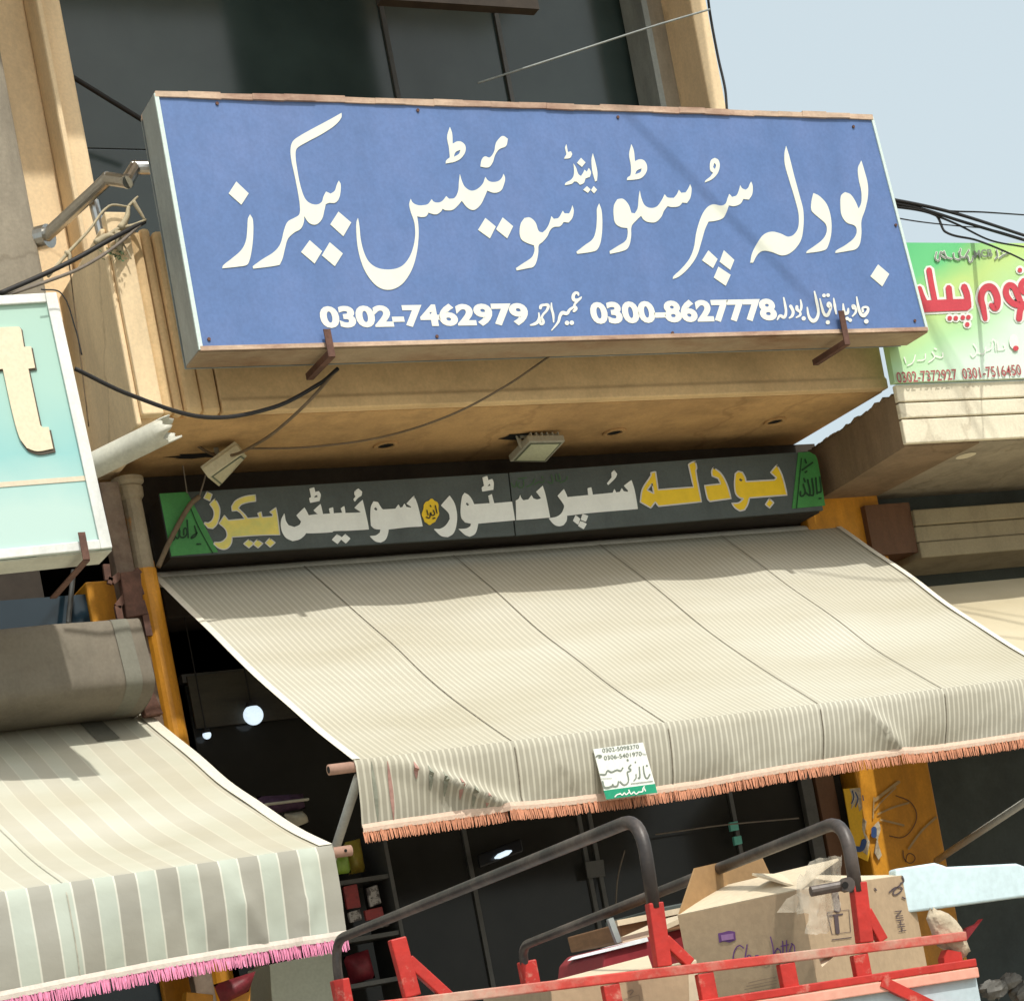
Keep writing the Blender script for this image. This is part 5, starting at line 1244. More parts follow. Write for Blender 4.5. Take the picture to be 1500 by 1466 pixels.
# street cables strung overhead: their shadows cross the sign, the fascia and the awning
def over(p, q, t): 
    d = LD
    return p - d * t, q - d * t
o1, o2 = over(SPL(880, 130), SPL(1215, 465), 3.2)
e_ = (o2 - o1)
cable([o1 - e_ * 1.6, o1, o2, o2 + e_ * 1.4], .011, 'black', 'overhead street cable above the blue sign', grp='overhead street cables')
o1, o2 = over(NPL(1350, 470), NPL(1440, 645), 3.0); e_ = (o2 - o1)
cable([o1 - e_ * 2, o1, o2, o2 + e_ * 2], .012, 'black', 'overhead street cable above the right fascia', grp='overhead street cables')
o1, o2 = over(NPL(1375, 500), NPL(1462, 645), 3.05); e_ = (o2 - o1)
cable([o1 - e_ * 2, o1, o2, o2 + e_ * 2], .007, 'black', 'thin overhead street cable above the right fascia', grp='overhead street cables')

# ------------------------------------------------------------------ lamps inside the shop
bl_ = thing('hanging_bulb', 'round glowing white bulb hanging in the dark left of the striped awning', 'lamp', P(371, 1047, 8.97), 'bulbs in the dark shop')
c = P(371, 1047, 8.95); mb = MB(); n = 18; R0 = 15.0 / F_PX * 9.4; vs = []; rings = 10
for j in range(rings + 1):
    a = -math.pi / 2 + (math.pi * .80) * j / rings
    for i in range(n): vs.append(c + Vector((R0 * math.cos(a) * math.cos(6.2832 * i / n), R0 * math.cos(a) * math.sin(6.2832 * i / n), R0 * math.sin(a))))
mb.add(vs, [(j * n + i, j * n + (i + 1) % n, (j + 1) * n + (i + 1) % n, (j + 1) * n + i) for j in range(rings) for i in range(n)])
obj('glass', mb, M['bulb'], bl_, smooth=True)
mb = MB(); mb.tube([c + Vector((0, 0, R0 * .80)), c + Vector((0, 0, R0 * 1.25))], R0 * .55, 14); mb.tube([c + Vector((0, 0, R0 * 1.25)), Vector((c.x, c.y, 3.8))], .004, 6); obj('holder', mb, M['black'], bl_)
c = P(303, 1076, 8.97); bl2 = thing('hanging_bulb', 'tiny bright bulb half hidden behind the left awning edge', 'lamp', c, 'bulbs in the dark shop')
mb = MB(); vs = []; R0 = 6.5 / F_PX * 9.4; n = 12
for j in range(7):
    a = -math.pi / 2 + math.pi * .62 * j / 6
    for i in range(n): vs.append(c + Vector((R0 * math.cos(a) * math.cos(6.2832 * i / n), R0 * math.cos(a) * math.sin(6.2832 * i / n), R0 * math.sin(a))))
mb.add(vs, [(j * n + i, j * n + (i + 1) % n, (j + 1) * n + (i + 1) % n, (j + 1) * n + i) for j in range(6) for i in range(n)]); obj('glass', mb, M['bulb'], bl2, smooth=True)
mb = MB(); mb.tube([c + Vector((0, 0, R0 * .35)), c + Vector((0, 0, R0 * 1.3))], R0 * .8, 12); mb.tube([c + Vector((0, 0, R0 * 1.3)), Vector((c.x, c.y, 3.8))], .003, 6); obj('holder', mb, M['black'], bl2)

# ------------------------------------------------------------------ goods at the shop front
YGd = 8.55
rk = thing('display_rack', 'dark metal display rack of packets standing in the shade between the awnings', 'rack', (P(535, 1400, YGd).x, YGd + .15, .14))
a, b = P(480, 1300, YGd).x, P(575, 1300, YGd).x
for py in (1286, 1372, 1440):
    z = P(520, py, YGd).z; mb = MB(); mb.box(a, b, YGd + .02, YGd + .34, z - .02, z); obj('shelf', mb, M['alugrey'], rk)
for x in (a - .02, b + .001):
    mb = MB(); mb.box(x, x + .019, YGd + .01, YGd + .35, .14, 2.45); obj('upright', mb, M['alugrey'], rk)
def packet(c4, y, th, m, name, label, cat, grp=None, pillow=False):
    q = [P(x, yy, y) for x, yy in c4]
    if not pillow:
        mb = MB(); mb.slab(q, (0, th, 0)); return tag(obj(name, mb, m, bevel=.003), label, cat, grp)
    mb = MB(); n = 8; vs = []
    for sgn in (-1, 1):
        for j in range(n + 1):
            for i in range(n + 1):
                s_, t_ = i / n, j / n; p = ins(ins(q[3], q[2], s_), ins(q[0], q[1], s_), t_)
                bul = (math.sin(math.pi * s_) * math.sin(math.pi * t_)) ** .6
                vs.append(p + Vector((0, th / 2 + sgn * th / 2 * bul + .006 * math.sin(9 * s_ + 5 * t_) * bul, 0)))
    fs = [(k * (n + 1) ** 2 + j * (n + 1) + i, k * (n + 1) ** 2 + j * (n + 1) + i + 1, k * (n + 1) ** 2 + (j + 1) * (n + 1) + i + 1, k * (n + 1) ** 2 + (j + 1) * (n + 1) + i) for k in (0, 1) for j in range(n) for i in range(n)]
    mb.add(vs, fs); return tag(obj(name, mb, m, smooth=True), label, cat, grp)
packet([(484, 1243), (512, 1236), (519, 1276), (490, 1280)], YGd, .08, M['limepack'], 'snack_packet', 'lime green snack packet on the upper shelf beside the pink bar end', 'packet', 'packets on the rack', True)
packet([(507, 1232), (532, 1226), (540, 1274), (516, 1279)], YGd + .1, .08, M['yellowpack'], 'snack_packet', 'yellow and red snack packet right of the lime one', 'packet', 'packets on the rack', True)
cards = [((503, 1298), (523, 1294), (529, 1328), (509, 1331), 'cardred', 'red picture card on the rack, upper left of the six'), ((537, 1300), (553, 1295), (559, 1322), (543, 1328), 'cardwhite', 'black and white picture card on the rack, upper right of the six'),
         ((510, 1336), (527, 1331), (531, 1346), (514, 1351), 'cardwhite', 'pale picture card in the middle row of the rack, left'), ((534, 1333), (560, 1327), (563, 1342), (537, 1348), 'cardred', 'reddish picture card in the middle row of the rack, right'),
         ((538, 1351), (552, 1347), (554, 1358), (540, 1361), 'cardwhite', 'small pale card low on the rack, left one'), ((556, 1348), (568, 1344), (571, 1355), (559, 1358), 'cardwhite', 'small pale card low on the rack, right one')]
for *c4, m_, lb in cards: packet(c4, YGd + .03, .02, M[m_], 'picture_card', lb, 'card', 'picture cards on the rack')
packet([(508, 1400), (545, 1388), (556, 1430), (520, 1440)], YGd + .05, .10, M['redcloth'], 'sweet_packet', 'crimson sweet packet low on the rack behind the red cart post', 'packet', None, True)
packet([(384, 1162), (452, 1158), (455, 1180), (392, 1190)], 8.3, .14, M['purplecloth'], 'fabric_roll', 'dark purple woven roll with a pale stripe behind the left awning edge', 'fabric roll', None, True)
packet([(388, 1176), (453, 1168), (453.5, 1171.5), (389, 1179.5)], 8.27, .02, M['whitecloth'], 'ribbon', 'pale ribbon lying across the purple roll', 'ribbon')
packet([(420, 1188), (450, 1184), (460, 1200), (440, 1208)], 8.3, .12, M['whitecloth'], 'cloth_bundle', 'off white cloth bundle below the purple roll', 'cloth', None, True)
wb = packet([(395, 1412), (492, 1392), (496, 1480), (400, 1490)], 8.3, .3, M['whitebox'], 'carton', 'grey green carton under the pink fringe at the bottom left', 'box')
packet([(318, 1440), (380, 1420), (370, 1450), (330, 1470)], 8.2, .1, M['redcloth'], 'red_sack', 'dark red sack under the pink fringe', 'sack', None, True)
for (pa_, pb_, nm, lb, m_) in (((255, 1480), (290, 1455), 'wooden_prop', 'orange painted prop under the left fringe', 'orange'), ((325, 1475), (345, 1440), 'wooden_prop', 'second orange painted prop under the left fringe, right of the first', 'orange')):
    mb = MB(); mb.bar(P(*pa_, 8.3) + Vector((-.2, 0, -1.1)), P(*pb_, 8.3), .12, .06, (0, 1, 0)); tag(obj(nm, mb, M[m_], bevel=.004), lb, 'prop')
# added glowing strip that imitates a sky reflection on the dark shop glass
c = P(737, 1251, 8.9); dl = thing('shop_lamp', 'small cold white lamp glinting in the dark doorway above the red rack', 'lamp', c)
mb = MB(); d_ = Vector((.05, 0, .012)); mb.tube([c - d_, c - d_ * .5, c + d_ * .5, c + d_], [.004, .013, .013, .004], 10); obj('tube', mb, M['bulb'], dl, smooth=True)  # bulb material gives the imitated sky glint its glow
mb = MB(); mb.slab([c + Vector((-.13, .02, -.05)), c + Vector((.13, .02, .0)), c + Vector((.13, .02, .07)), c + Vector((-.13, .02, .02))], (0, .02, 0)); obj('reflector', mb, M['asphaltpanel'], dl, bevel=.01)  # dark plate added behind the imitated glint

# notice paper on the glass, switches, cable
packet([(857, 1262), (884, 1258), (887, 1283), (861, 1286)], 8.96, .004, M['alugrey'], 'notice', 'grey paper notice on the dark shop glass', 'notice')
packet([(1069, 1204), (1081, 1202), (1083, 1215), (1071, 1217)], 8.95, .02, M['tealplastic'], 'switch', 'teal switch box on the dark door frame, upper of two', 'switch', 'teal switches')
packet([(1075, 1225), (1086, 1223), (1088, 1235), (1077, 1238)], 8.95, .02, M['tealplastic'], 'switch', 'teal switch box on the dark door frame, lower of two', 'switch', 'teal switches')
cable([P(915, 1245, 8.9), P(905, 1285, 8.9), P(902, 1325, 8.9)], .004, 'wiregrey', 'thin grey wire curving down the dark shop glass')
cable([P(960, 1222, 8.9), P(1060, 1208, 8.9), P(1170, 1198, 8.9)], .004, 'wiregrey', 'thin level wire behind the orange fringe')

# torn poster and tape on the right orange pillar
tp = thing('torn_poster', 'torn yellow poster with blue lettering hanging on the orange pillar under the fringe', 'poster', P(1255, 1255, 8.88))
TPP = YP(8.885)
mb = MB(); K = Ink(TPP, 1180, 1120, 4.2375, .004)
K.fill(mb, [(232, 150), (330, 140), (345, 220), (352, 330), (360, 400), (395, 530), (385, 600), (300, 560), (280, 430)], corner=30, n=3); pp = obj('paper', mb, M['yellowposter'], tp, fix=False)
mb = MB(); K = Ink(TPP, 1180, 1120, 4.2375, .006)
K.fill(mb, [(270, 150), (335, 142), (348, 270), (330, 290), (318, 220), (280, 275), (285, 200)], corner=30, n=3)
K.fill(mb, [(352, 330), (375, 350), (365, 420), (395, 480), (380, 560), (352, 540), (372, 470), (350, 400)], corner=30, n=3)
K.fill(mb, [(420, 380), (450, 350), (462, 400), (445, 470), (470, 560), (450, 590), (425, 545), (440, 460), (415, 440)], corner=30, n=3); obj('torn_layer', mb, M['dirtypaper'], pp, fix=False)
mb = MB(); K = Ink(TPP, 1180, 1120, 4.2375, .008)
K.stroke(mb, [(310, 520), (345, 520), (365, 470)], 34); K.stroke(mb, [(425, 395), (425, 440)], 34)
for s_ in ([(290, 160), (300, 200), (285, 240)], [(310, 170), (325, 210), (310, 260)], [(355, 190), (360, 220)]): K.stroke(mb, s_, 7)
obj('lettering', mb, M['blueink'], pp, fix=False)
mb = MB(); K = Ink(YP(8.893), 1180, 1120, 4.2375, .004)
for s_, ww in (([(430, 220), (500, 165), (580, 105)], 20), ([(430, 280), (470, 230), (560, 140)], 9), ([(450, 305), (540, 265), (640, 235)], 12), ([(465, 340), (530, 355), (610, 375)], 13), ([(640, 520), (720, 410), (810, 325)], 14), ([(420, 330), (425, 200)], 8)): K.stroke(mb, s_, ww)
tag(obj('tape_strips', mb, M['tape'], fix=False), 'dusty strips of tape fanned over the orange pillar', 'tape')
mb = MB()
K = Ink(YP(8.893), 1180, 1120, 4.2375, .002)
for s_ in ([(560, 190), (650, 230), (690, 310), (660, 400), (600, 450), (520, 440)], [(605, 530), (612, 580), (650, 610), (680, 575), (640, 550), (620, 600)]): K.stroke(mb, s_, 6)
tag(obj('scrawl', mb, M['brownframe'], fix=False), 'brown hand drawn scrawl on the orange pillar', 'scrawl')

# ------------------------------------------------------------------ red cargo rack in front, with its load
YC = 2.8
c0 = P(960, 1420, YC)
CP = Plane((c0.x, YC, 0), (-.122, -.9925, 0))           # near side of the rack
cn = CP.n; cx = Vector((.9925, -.122, 0))
FARD = 1.75
CPF = Plane(Vector((c0.x, YC, 0)) - cn * FARD, cn)      # far side
ct = thing('cargo_rickshaw', 'red framed cargo rickshaw rack with black tube hoops, loaded with cartons', 'cargo rickshaw', Vector((c0.x, YC, 0)) - cn * .8)
RL, RR = CP(560, 1473), CP(1412, 1371)
def along(px): 
    t = (CP(px, 1420) - RL).dot(cx) / (RR - RL).dot(cx); return RL + (RR - RL) * t
left_end = RL + (RL - RR) * .18
mb = MB(); mb.bar(left_end, RR, .020, .016, cn.cross(cx)); obj('rail', mb, M['redworn'], ct, bevel=.002)
L2, R2 = CP(900, 1490), CP(1424, 1410)
L2 = R2 + (L2 - R2) * 2.1
mb = MB(); mb.bar(L2, R2, .03, .014); obj('rail', mb, M['red'], ct, bevel=.002)
dz = Vector((0, 0, -.017)); mb = MB(); mb.bar(L2 + dz + cn * .010, R2 + dz + cn * .010, .012, .018); obj('rail', mb, M['pinkred'], ct, bevel=.002, label='faded salmon edge strip')
upv = Vector((0, 0, 1))
def foot(px, ref):                         # point of the rail under pixel column
    return along(px)
# short posts between the rails
for px in (889, 1030, 1152, 1262):
    a = along(px); t = (a - L2).dot(cx) / (R2 - L2).dot(cx); b = L2 + (R2 - L2) * t
    mb = MB(); mb.box(-.5, .5, 0, 0, 0, 0) if False else None
    mb.bar(b, a - Vector((0, 0, .009)), .029, .016, cn); obj('post', mb, M['red'], ct, bevel=.002)
# tall posts with diagonal braces and hoops
tall = [(596, 575, 1374, 600), (972, 952, 1322, 1014), (1274, 1250, 1292, 1308)]
tops = []
for i, (pb_, pt_, yt, pbr) in enumerate(tall):
    a = along(pb_) + Vector((0, 0, .009)); t = CP(pt_ + 6, yt); 
    mb = MB(); mb.bar(a, t, .026, .020, cn); obj('post', mb, M['red'], ct, bevel=.002)
    if i == 0: m_ = a + (t - a) * .62; e2 = CP(668, 1470)
    else: m_ = a + (t - a) * (.42 if i == 1 else .52); e2 = along({1: 1012, 2: 1300}[i]) + Vector((0, 0, .009))
    mb = MB(); mb.bar(m_ + cx * .008, e2, .018, .017, cn); obj('brace', mb, M['red'], ct, bevel=.002)
    tops.append(t)
def hoop(far_base, far_bend, near_bend, near_top, r=.0115):
    a = CPF(*far_base); a2 = Vector((a.x, a.y, a.z)); b = CPF(*far_bend); c = CP(*near_bend); d = near_top
    def rounded(p, q, s, rad=.09, k=7):
        u = (p - q).normalized(); v = (s - q).normalized(); p0 = q + u * rad; p1 = q + v * rad
        return [p0 * (1 - t) ** 2 + q * 2 * t * (1 - t) + p1 * t * t for t in [i / k for i in range(k + 1)]]
    pts = [a - Vector((0, 0, .25)), a] + rounded(a, b, c) + [(b + c) / 2] + rounded(b, c, d, .065) + [d]
    mb = MB(); mb.tube(pts, r, 12); return obj('hoop', mb, M['tubeblack'], ct, smooth=True)
hoop((497, 1440), (488, 1378), (938, 1196), CP(958, 1330))
hoop((770, 1420), (758, 1388), (1238, 1199), CP(1254, 1306))
for px, py in ((497, 1452), (771, 1425)):
    t = CPF(px, py - 18); mb = MB(); mb.bar(t - Vector((0, 0, .5)), t, .04, .04, cn); obj('post', mb, M['red'], ct, bevel=.003)
c = CP(1238, 1296, .02); mb = MB(); mb.tube([c - cx * .06 - cn * .01 , c], .009, 12); mb.tube([c - cn * .002, c + cn * .012], .0125, 12); obj('latch', mb, M['tubeblack'], ct)
c = CP(1238, 1296, .0325); mb = MB(); mb.tube([c, c + cn * .001], .006, 10); obj('latch_bore', mb, M['hole'], ct)
# far rail and cross members, bed, panels, wheels
fl_, fr2 = left_end - cn * FARD, RR - cn * FARD
mb = MB(); mb.bar(fl_ - Vector((0, 0, .06)), fr2 - Vector((0, 0, .06)), .022, .02); obj('rail', mb, M['redworn'], ct)
zbed = 1.02
mb = MB(); q = [left_end, RR, fr2, fl_]; mb.slab([Vector((p.x, p.y, zbed)) for p in q], (0, 0, -.04)); obj('bed', mb, M['sidepanel'], ct)
mb = MB(); q = [Vector((L2.x, L2.y, zbed - .03)) + cn * .004, Vector((R2.x, R2.y, zbed - .03)) + cn * .004, R2 + Vector((0, 0, -.018)) + cn * .004, L2 + Vector((0, 0, -.018)) + cn * .004]
mb.slab(q, -cn * .012); sd = obj('side_panel', mb, M['sidepanel'], ct)
a, b = CP(1290, 1437, .013), CP(1420, 1500, .013); mb = MB(); mb.bar(a, b, .018, .012, cn); obj('brace', mb, M['red'], ct)
mb = MB(); q = [Vector((left_end.x, left_end.y, .55)), Vector((RR.x, RR.y, .55)), Vector((fr2.x, fr2.y, .55)), Vector((fl_.x, fl_.y, .55))]; mb.slab(q, (0, 0, .08)); obj('chassis', mb, M['rust'], ct)
for p in (ins(left_end, RR, .2), ins(left_end, RR, .8), ins(fl_, fr2, .2), ins(fl_, fr2, .8)):
    mb = MB(); mb.box(p.x - .02, p.x + .02, p.y - .02, p.y + .02, .631, zbed - .041); obj('strut', mb, M['red'], ct)
for p in (ins(left_end, RR, .3) + cn * .03, ins(fl_, fr2, .3) - cn * .03, ins(ins(left_end, fl_, .5), ins(RR, fr2, .5), .95)):
    mb = MB(); n = 24; c = Vector((p.x, p.y, .27)); vs = []
    for (r, o_) in ((.17, -.045), (.25, -.055), (.27, -.03), (.27, .03), (.25, .055), (.17, .045)):
        for i in range(n): vs.append(c + cx * r * math.cos(6.2832 * i / n) + Vector((0, 0, r * math.sin(6.2832 * i / n))) + cn * o_)
    mb.add(vs, [(k * n + i, k * n + (i + 1) % n, ((k + 1) % 6) * n + (i + 1) % n, ((k + 1) % 6) * n + i) for k in range(6) for i in range(n)])
    wh = obj('wheel', mb, M['tyre'], ct, smooth=True)
    mb = MB(); mb.tube([c - cn * .035, c + cn * .035], .169, 24); obj('rim', mb, M['lampgrey'], wh)
# red corner gusset on the lower rail at the right end
mb = MB(); q = [CP(1383, 1402), CP(1388, 1390), CP(1408, 1394), CP(1411, 1410), CP(1384, 1416)]; mb.slab(q, -cn * .02); obj('gusset', mb, M['red'], ct)

# --- cartons on the rack
def carton(corner, yaw, wl_, wr_, z0, z1, label, open_top=True, mat_l='carton', mat_r='cartontop'):
    """corner: near vertical edge; left face runs to back-left, right face to back-right"""
    L = Vector((-math.sin(yaw), math.cos(yaw), 0)); R = Vector((math.cos(yaw), math.sin(yaw), 0))
    c = Vector((corner.x, corner.y, 0)); t = thing('carton', label, 'box', Vector((corner.x, corner.y, z0)) + (L * wl_ + R * wr_) / 2, 'cartons on the red rack')
    z = lambda p, h: Vector((p.x, p.y, h))
    q = [c, c + R * wr_, c + R * wr_ + L * wl_, c + L * wl_]; th = .004
    names = [('side', M['carton']), ('side', M['carton']), ('side', M['carton']), ('side', M['carton'])]
    nr = [(-L), (R), (L), (-R)]; faces = []
    for i in range(4):
        a, b = q[i], q[(i + 1) % 4]; e = (b - a).normalized() * .0005
        mb = MB(); mb.slab([z(a + e, z0), z(b - e, z0), z(b - e, z1), z(a + e, z1)], -nr[i] * th); faces.append(obj('side', mb, M['carton'], t))
    mb = MB(); mb.slab([z(p, z0 + .001) for p in q], (0, 0, .004)); obj('base', mb, M['cartonin'], t)
    if not open_top:
        mb = MB(); mb.slab([z(p, z1 + .0005) for p in q], (0, 0, .004)); obj('lid', mb, M['carton'], t)
    return t, L, R, q, faces
k0 = P(1190, 1400, YC + .16)
z1c = P(1188, 1300, YC + .16).z
t1, L1, R1, q1, fc = carton(k0, math.radians(25), .265, .43, z1c - .42, z1c, 'big open brown carton with purple script and splayed flaps at the right of the rack')
def flap(name, a, b, c, d, m, par, curl=.0):
    n = 6; mb = MB(); vs = []
    for j in range(n + 1):
        t = j / n
        p, q = ins(a, d, t), ins(b, c, t); k = Vector((0, 0, curl * math.sin(math.pi * t)))
        vs += [p + k, q + k]
    mb.add(vs, [(2 * i, 2 * i + 1, 2 * i + 3, 2 * i + 2) for i in range(n)])
    o = obj(name, mb, m, par); md = o.modifiers.new('thickness', 'SOLIDIFY'); md.thickness = .004; return o
zt = lambda p, h: Vector((p.x, p.y, z1c + h))
# flap of the left side bent up over the box, flap of the far side thrown back, front right flap hanging inward
LF = Plane(zt(q1[0], 0), (-L1).cross(UP)) 
flap('flap', zt(q1[3], .002), zt(q1[0], .002), zt(q1[0] + R1 * .16, .048), zt(q1[3] + R1 * .19, .046), M['cartontop'], t1, .002)  # paler card colour stands in for sunlight on this flap
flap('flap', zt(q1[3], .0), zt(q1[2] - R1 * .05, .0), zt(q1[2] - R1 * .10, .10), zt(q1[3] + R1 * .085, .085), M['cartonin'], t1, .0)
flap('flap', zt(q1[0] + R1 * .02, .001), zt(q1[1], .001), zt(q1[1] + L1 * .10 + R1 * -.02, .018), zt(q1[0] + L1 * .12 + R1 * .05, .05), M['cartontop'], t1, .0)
# print on the shaded left side
lpl = Plane(zt(q1[0], 0), -R1)
K = Ink(lpl, 860, 1160, 3.947, .0008, .0005)
w = MB(); K.fill(w, [(758, 815), (790, 808), (820, 800), (855, 805), (860, 852), (825, 868), (790, 862), (765, 868)], corner=30, n=3); lb_ = obj('badge', w, M['purple'], fc[3], fix=False)
w = MB(); K = Ink(lpl, 860, 1160, 3.947, .0008, .0018); K.fill(w, [(775, 825), (845, 815), (848, 848), (780, 858)], corner=30, n=2); obj('badge_band', w, M['lilac'], fc[3], fix=False)
K = Ink(lpl, 860, 1144.5, 3.947, .0008, .0005)
w = MB(); K = Ink(lpl, 860, 1160, 3.947, .0008, .0005)
for s_ in ([(905, 900), (880, 885), (855, 910), (845, 960), (860, 1000), (900, 990)], [(925, 880), (915, 990), (935, 940), (955, 990)], [(975, 945), (965, 985), (990, 985), (990, 945), (972, 945)], [(1020, 945), (1000, 965), (1020, 988)], [(1045, 945), (1030, 985), (1050, 985), (1050, 945), (1060, 985)], [(1060, 835), (1075, 900), (1078, 985)], [(1100, 900), (1085, 930), (1105, 985), (1118, 920), (1100, 900)], [(1130, 860), (1135, 980)], [(1120, 890), (1165, 880)], [(1152, 855), (1155, 980)], [(1185, 875), (1170, 930), (1190, 970), (1198, 890), (1180, 872)]): K.stroke(w, s_, 7)
obj('lettering', w, M['purple'], fc[3], fix=False)
w = MB()
for y in (1072, 1092, 1110, 1130): K.stroke(w, [(910 + (y % 30), y + 30), (1000, y + 14), (1095, y - 6)], 4)
obj('small_print', w, M['greyprint'], fc[3], fix=False)
# print on the sunlit right side
rpl = Plane(zt(q1[0], 0), -L1)
K = Ink(rpl, 1180, 1120, 4.2375, .0008, .0005)
w = MB(); K.stroke(w, [(135, 915), (270, 898), (280, 1035), (165, 1050), (135, 915)], 4, n=1, cap=False)
for s_, ww in (([(150, 935), (230, 925)], 10), ([(190, 935), (200, 1040)], 26), ([(165, 1085), (285, 1070)], 6)): K.stroke(w, s_, ww)
K.stroke(w, [(180, 770), (200, 900)], 40); K.text(w, 'NIHH', (552, 908), (580, 1035), 46, .0, up=(1, -.15))
for s_ in ([(520, 790), (560, 760), (600, 770), (545, 800), (590, 740)], [(600, 690), (610, 720), (590, 735)], [(430, 765), (440, 778)], [(600, 820), (620, 830)]): K.stroke(w, s_, 9)
obj('print', w, M['darkprint'], fc[0], fix=False)
# crumpled plastic over the corner
mb = MB(); n = 11; vs = []; rng = random.Random(3)
for j in range(n + 1):
    for i in range(n + 1):
        s_, t_ = i / n, j / n
        p = CP(1172 + 62 * s_ - 8 * t_, 1262 + 108 * t_ - 8 * s_, -.10 + .035 * math.sin(3.14 * s_) + rng.uniform(-.004, .004))
        vs.append(p + Vector((rng.uniform(-.005, .005), 0, rng.uniform(-.004, .004))))
mb.add(vs, [(j * (n + 1) + i, j * (n + 1) + i + 1, (j + 1) * (n + 1) + i + 1, (j + 1) * (n + 1) + i) for j in range(n) for i in range(n) if not (j > 7 and (i < 3 or i > 8)) and not (j < 2 and i < 2)])
tag(obj('plastic_wrap', mb, M['plastic'], smooth=True), 'crumpled translucent plastic tape bunched on the big carton corner', 'plastic')
mb = MB(); vs = [CP(x, y, -.115) for x, y in [(1138, 1336), (1152, 1316), (1172, 1306), (1186, 1312), (1184, 1328), (1164, 1336)]]; mb.add(vs, [tuple(range(6))]); tag(obj('tape_scrap', mb, M['plastic']), 'loose flap of clear tape curling off the big carton side', 'tape')
mb = MB(); a_ = [CP(1199, 1402, -.02), CP(1240, 1392, -.02), CP(1222, 1400, .0), CP(1204, 1416, .01)]; mb.add(a_, [(0, 1, 2, 3)]); tag(obj('torn_paper', mb, M['cartontop']), 'torn paper edge curling below the top rail', 'paper')

# low carton on the left, and the flat packs behind
lc = thing('carton', 'low brown carton with creased pale lid behind the left half of the rail', 'box', CP(930, 1466, -.15), 'cartons on the red rack')
PB1 = Plane(CP.p - cn * .10, cn); PB2 = Plane(CP.p - cn * .45, cn)
f = [PB1(812, 1500), PB1(1012, 1500), PB1(1009, 1414), PB1(806, 1440)]
mb = MB(); mb.slab(f, -cn * .35); obj('body', mb, M['carton'], lc, bevel=.003)
mb = MB(); g1 = PB1(808, 1440, .006); g2 = PB1(956, 1420, .006); g3 = PB2(950, 1402); g4 = PB2(840, 1432)
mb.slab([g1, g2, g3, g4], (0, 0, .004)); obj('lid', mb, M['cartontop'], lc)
w = MB(); K = Ink(PB1, 860, 1160, 3.947, .001, .0005); K.stroke(w, [(215, 1195), (300, 1170), (310, 1230)], 4, n=1); K.stroke(w, [(235, 1150), (265, 1145), (250, 1170)], 8); obj('print', w, M['greyprint'], lc, fix=False)
f = [PB1(1003, 1408, -.03), PB1(1021, 1404, -.03), PB1(1030, 1500, -.03), PB1(1010, 1500, -.03)]
mb = MB(); mb.slab(f, -cn * .2); tag(obj('carton', mb, M['cartontop'], bevel=.003), 'narrow pale carton between the red post and the big carton', 'box', 'cartons on the red rack')
PB3 = Plane(CP.p - cn * .62, cn); PB4 = Plane(CP.p - cn * .85, cn)
mb = MB(); mb.slab([PB3(885, 1400), PB3(898, 1385), PB3(1030, 1352), PB3(1034, 1440), PB3(880, 1450)], -cn * .25); mr = obj('gift_box', mb, M['maroon'], bevel=.003); tag(mr, 'flat maroon box with white edge lying behind the red post', 'box')
mb = MB(); mb.slab([PB3(885, 1394, .01), PB3(950, 1378, .01), PB3(948, 1372, .01), PB3(892, 1388, .01)], -cn * .2); tag(obj('lid_sheet', mb, M['foam']), 'white crumpled sheet on the maroon box', 'sheet')
mb = MB(); mb.slab([PB3(968, 1364, .02), PB3(1026, 1340, .02), PB3(1024, 1332, .02), PB3(966, 1358, .02)], -cn * .2); tag(obj('lid_sheet', mb, M['cartontop']), 'pale board edge between the red post and the big carton', 'sheet')
mb = MB(); mb.slab([PB4(906, 1352), PB4(1040, 1326), PB4(1045, 1352), PB4(912, 1376)], -cn * .3); wbx = obj('wooden_tray', mb, M['wood'], bevel=.003); tag(wbx, 'brown wooden tray edged in cream behind the red post', 'tray')
for u, v in (((903, 1352), (1040, 1325)), ((910, 1378), (950, 1371))):
    mb = MB(); mb.bar(PB4(*u, .012), PB4(*v, .012), .012, .012); obj('edge', mb, M['cartontop'], wbx)
mb = MB(); mb.bar(PB4(893, 1345, .03), PB4(906, 1380, .03), .012, .012); obj('edge', mb, M['alu'], wbx)
mb = MB(); mb.slab([PB4(960, 1330, -.25), PB4(1050, 1312, -.25), PB4(1052, 1324, -.25), PB4(962, 1342, -.25)], -cn * .3); tag(obj('board', mb, M['shadow_teal'], bevel=.003), 'dark grey green board stacked behind the wooden tray', 'board')
# pale blue plank jutting out to the right
PB5 = Plane(CP.p - cn * .42, cn)
mb = MB(); K = [(1312, 1272), (1370, 1263), (1380, 1266), (1388, 1269), (1490, 1264), (1560, 1290), (1560, 1308), (1500, 1313), (1346, 1334), (1318, 1338)]
mb.slab([PB5(x, y) for x, y in K], -cn * .03); tag(obj('plank', mb, M['paleblue'], bevel=.004), 'weathered pale blue board sticking out to the right of the load', 'board')
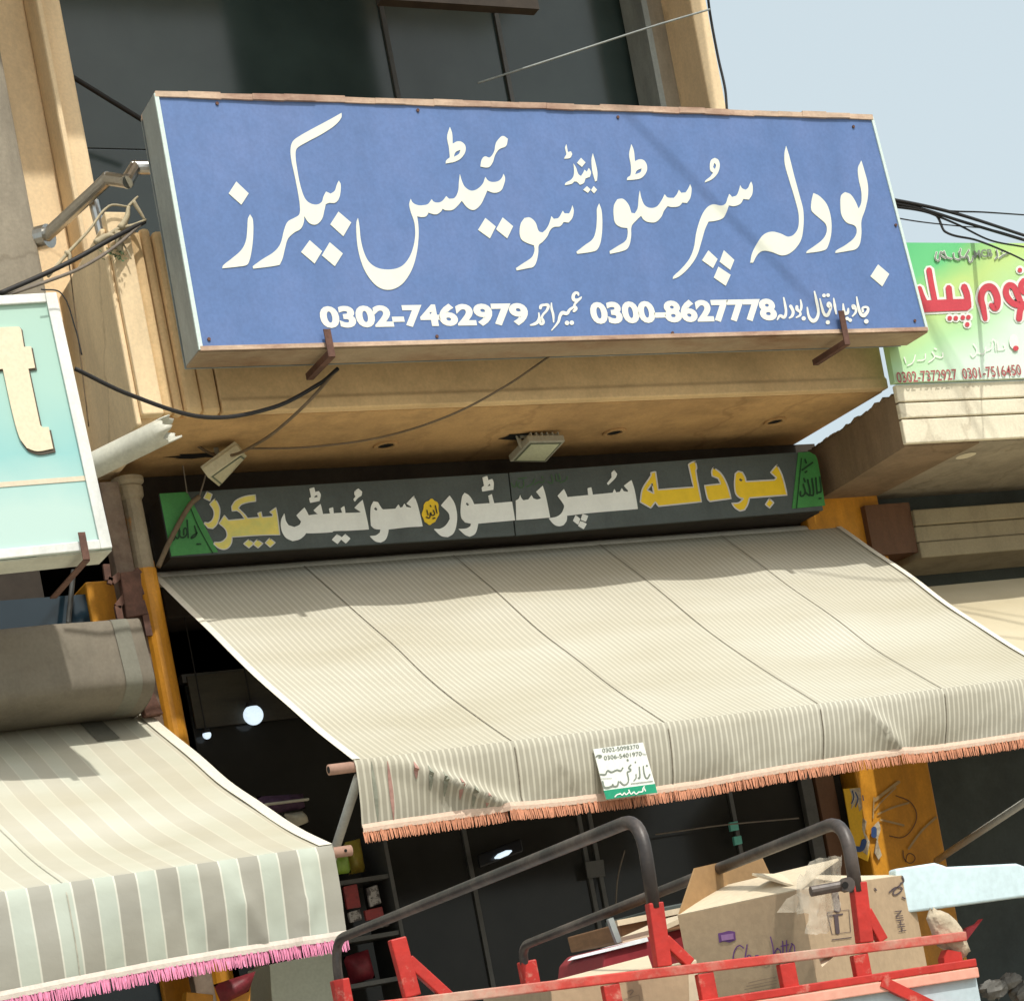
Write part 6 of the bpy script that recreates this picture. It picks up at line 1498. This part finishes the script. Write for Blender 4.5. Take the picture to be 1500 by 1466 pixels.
# dusty crumpled bag on the rail end
mb = MB(); n = 14; vs = []; rng = random.Random(5); c = CP(1388, 1368, -.02)
for j in range(9):
    a = -1.45 + 2.9 * j / 8
    for i in range(n):
        b_ = 6.2832 * i / n; r = .024 * (1 + rng.uniform(-.25, .25)); 
        vs.append(c + cx * (r * math.cos(a) * math.cos(b_) - .020 * math.sin(a)) + cn * (r * .9 * math.cos(a) * math.sin(b_)) + Vector((0, 0, .047 * math.sin(a) + rng.uniform(-.005, .005))))
mb.add(vs, [(j * n + i, j * n + (i + 1) % n, (j + 1) * n + (i + 1) % n, (j + 1) * n + i) for j in range(8) for i in range(n)]); tag(obj('rag', mb, M['bag'], smooth=True), 'dusty crumpled rag tied to the right end of the red rail', 'rag')
# far right: crimson pennant and sacks below
mb = MB(); mb.slab([P(1403, 1395, 8.2), P(1440, 1345, 8.2), P(1434, 1352, 8.2), P(1410, 1362, 8.2)], (0, .04, 0)); tag(obj('pennant', mb, M['maroon']), 'small crimson pennant behind the pale blue board', 'pennant')
pz = P(1410, 1440, 8.6).x
op = MB(); op.box(P(1404, 1430, 8.6).x, P(1422, 1430, 8.6).x, 8.6, 8.72, .14, P(1410, 1392, 8.6).z); tag(obj('bollard', op, M['orange'], bevel=.008), 'short orange post beyond the right end of the red rack', 'post')
for i, (x, y, r) in enumerate([(1455, 1448, 20), (1480, 1436, 16), (1500, 1452, 22)]):
    mb = MB(); n = 12; c = P(x, y, 8.2); R0 = r / F_PX * 9.5; vs = []; rng = random.Random(20 + i)
    for j in range(8):
        a = -1.4 + 2.8 * j / 7
        for k in range(n):
            q = R0 * (1 + rng.uniform(-.2, .2)); vs.append(c + Vector((1.2 * q * math.cos(a) * math.cos(6.2832 * k / n), q * math.cos(a) * math.sin(6.2832 * k / n), q * .8 * math.sin(a))))
    mb.add(vs, [(j * n + k, j * n + (k + 1) % n, (j + 1) * n + (k + 1) % n, (j + 1) * n + k) for j in range(7) for k in range(n)])
    tag(obj('sack', mb, M['greybag'], smooth=False), ['leftmost grey sack in the bottom right corner', 'highest grey sack in the bottom right corner', 'rightmost grey sack cut by the right edge at the bottom'][i], 'sack', 'grey sacks')
mb = MB(); mb.box(7.6, 9.4, 7.9, 8.6, .14, P(1470, 1466, 8.2).z - .1); tag(obj('counter', mb, M['darkin'], bevel=.01), 'dark low counter carrying the grey sacks at bottom right', 'counter')
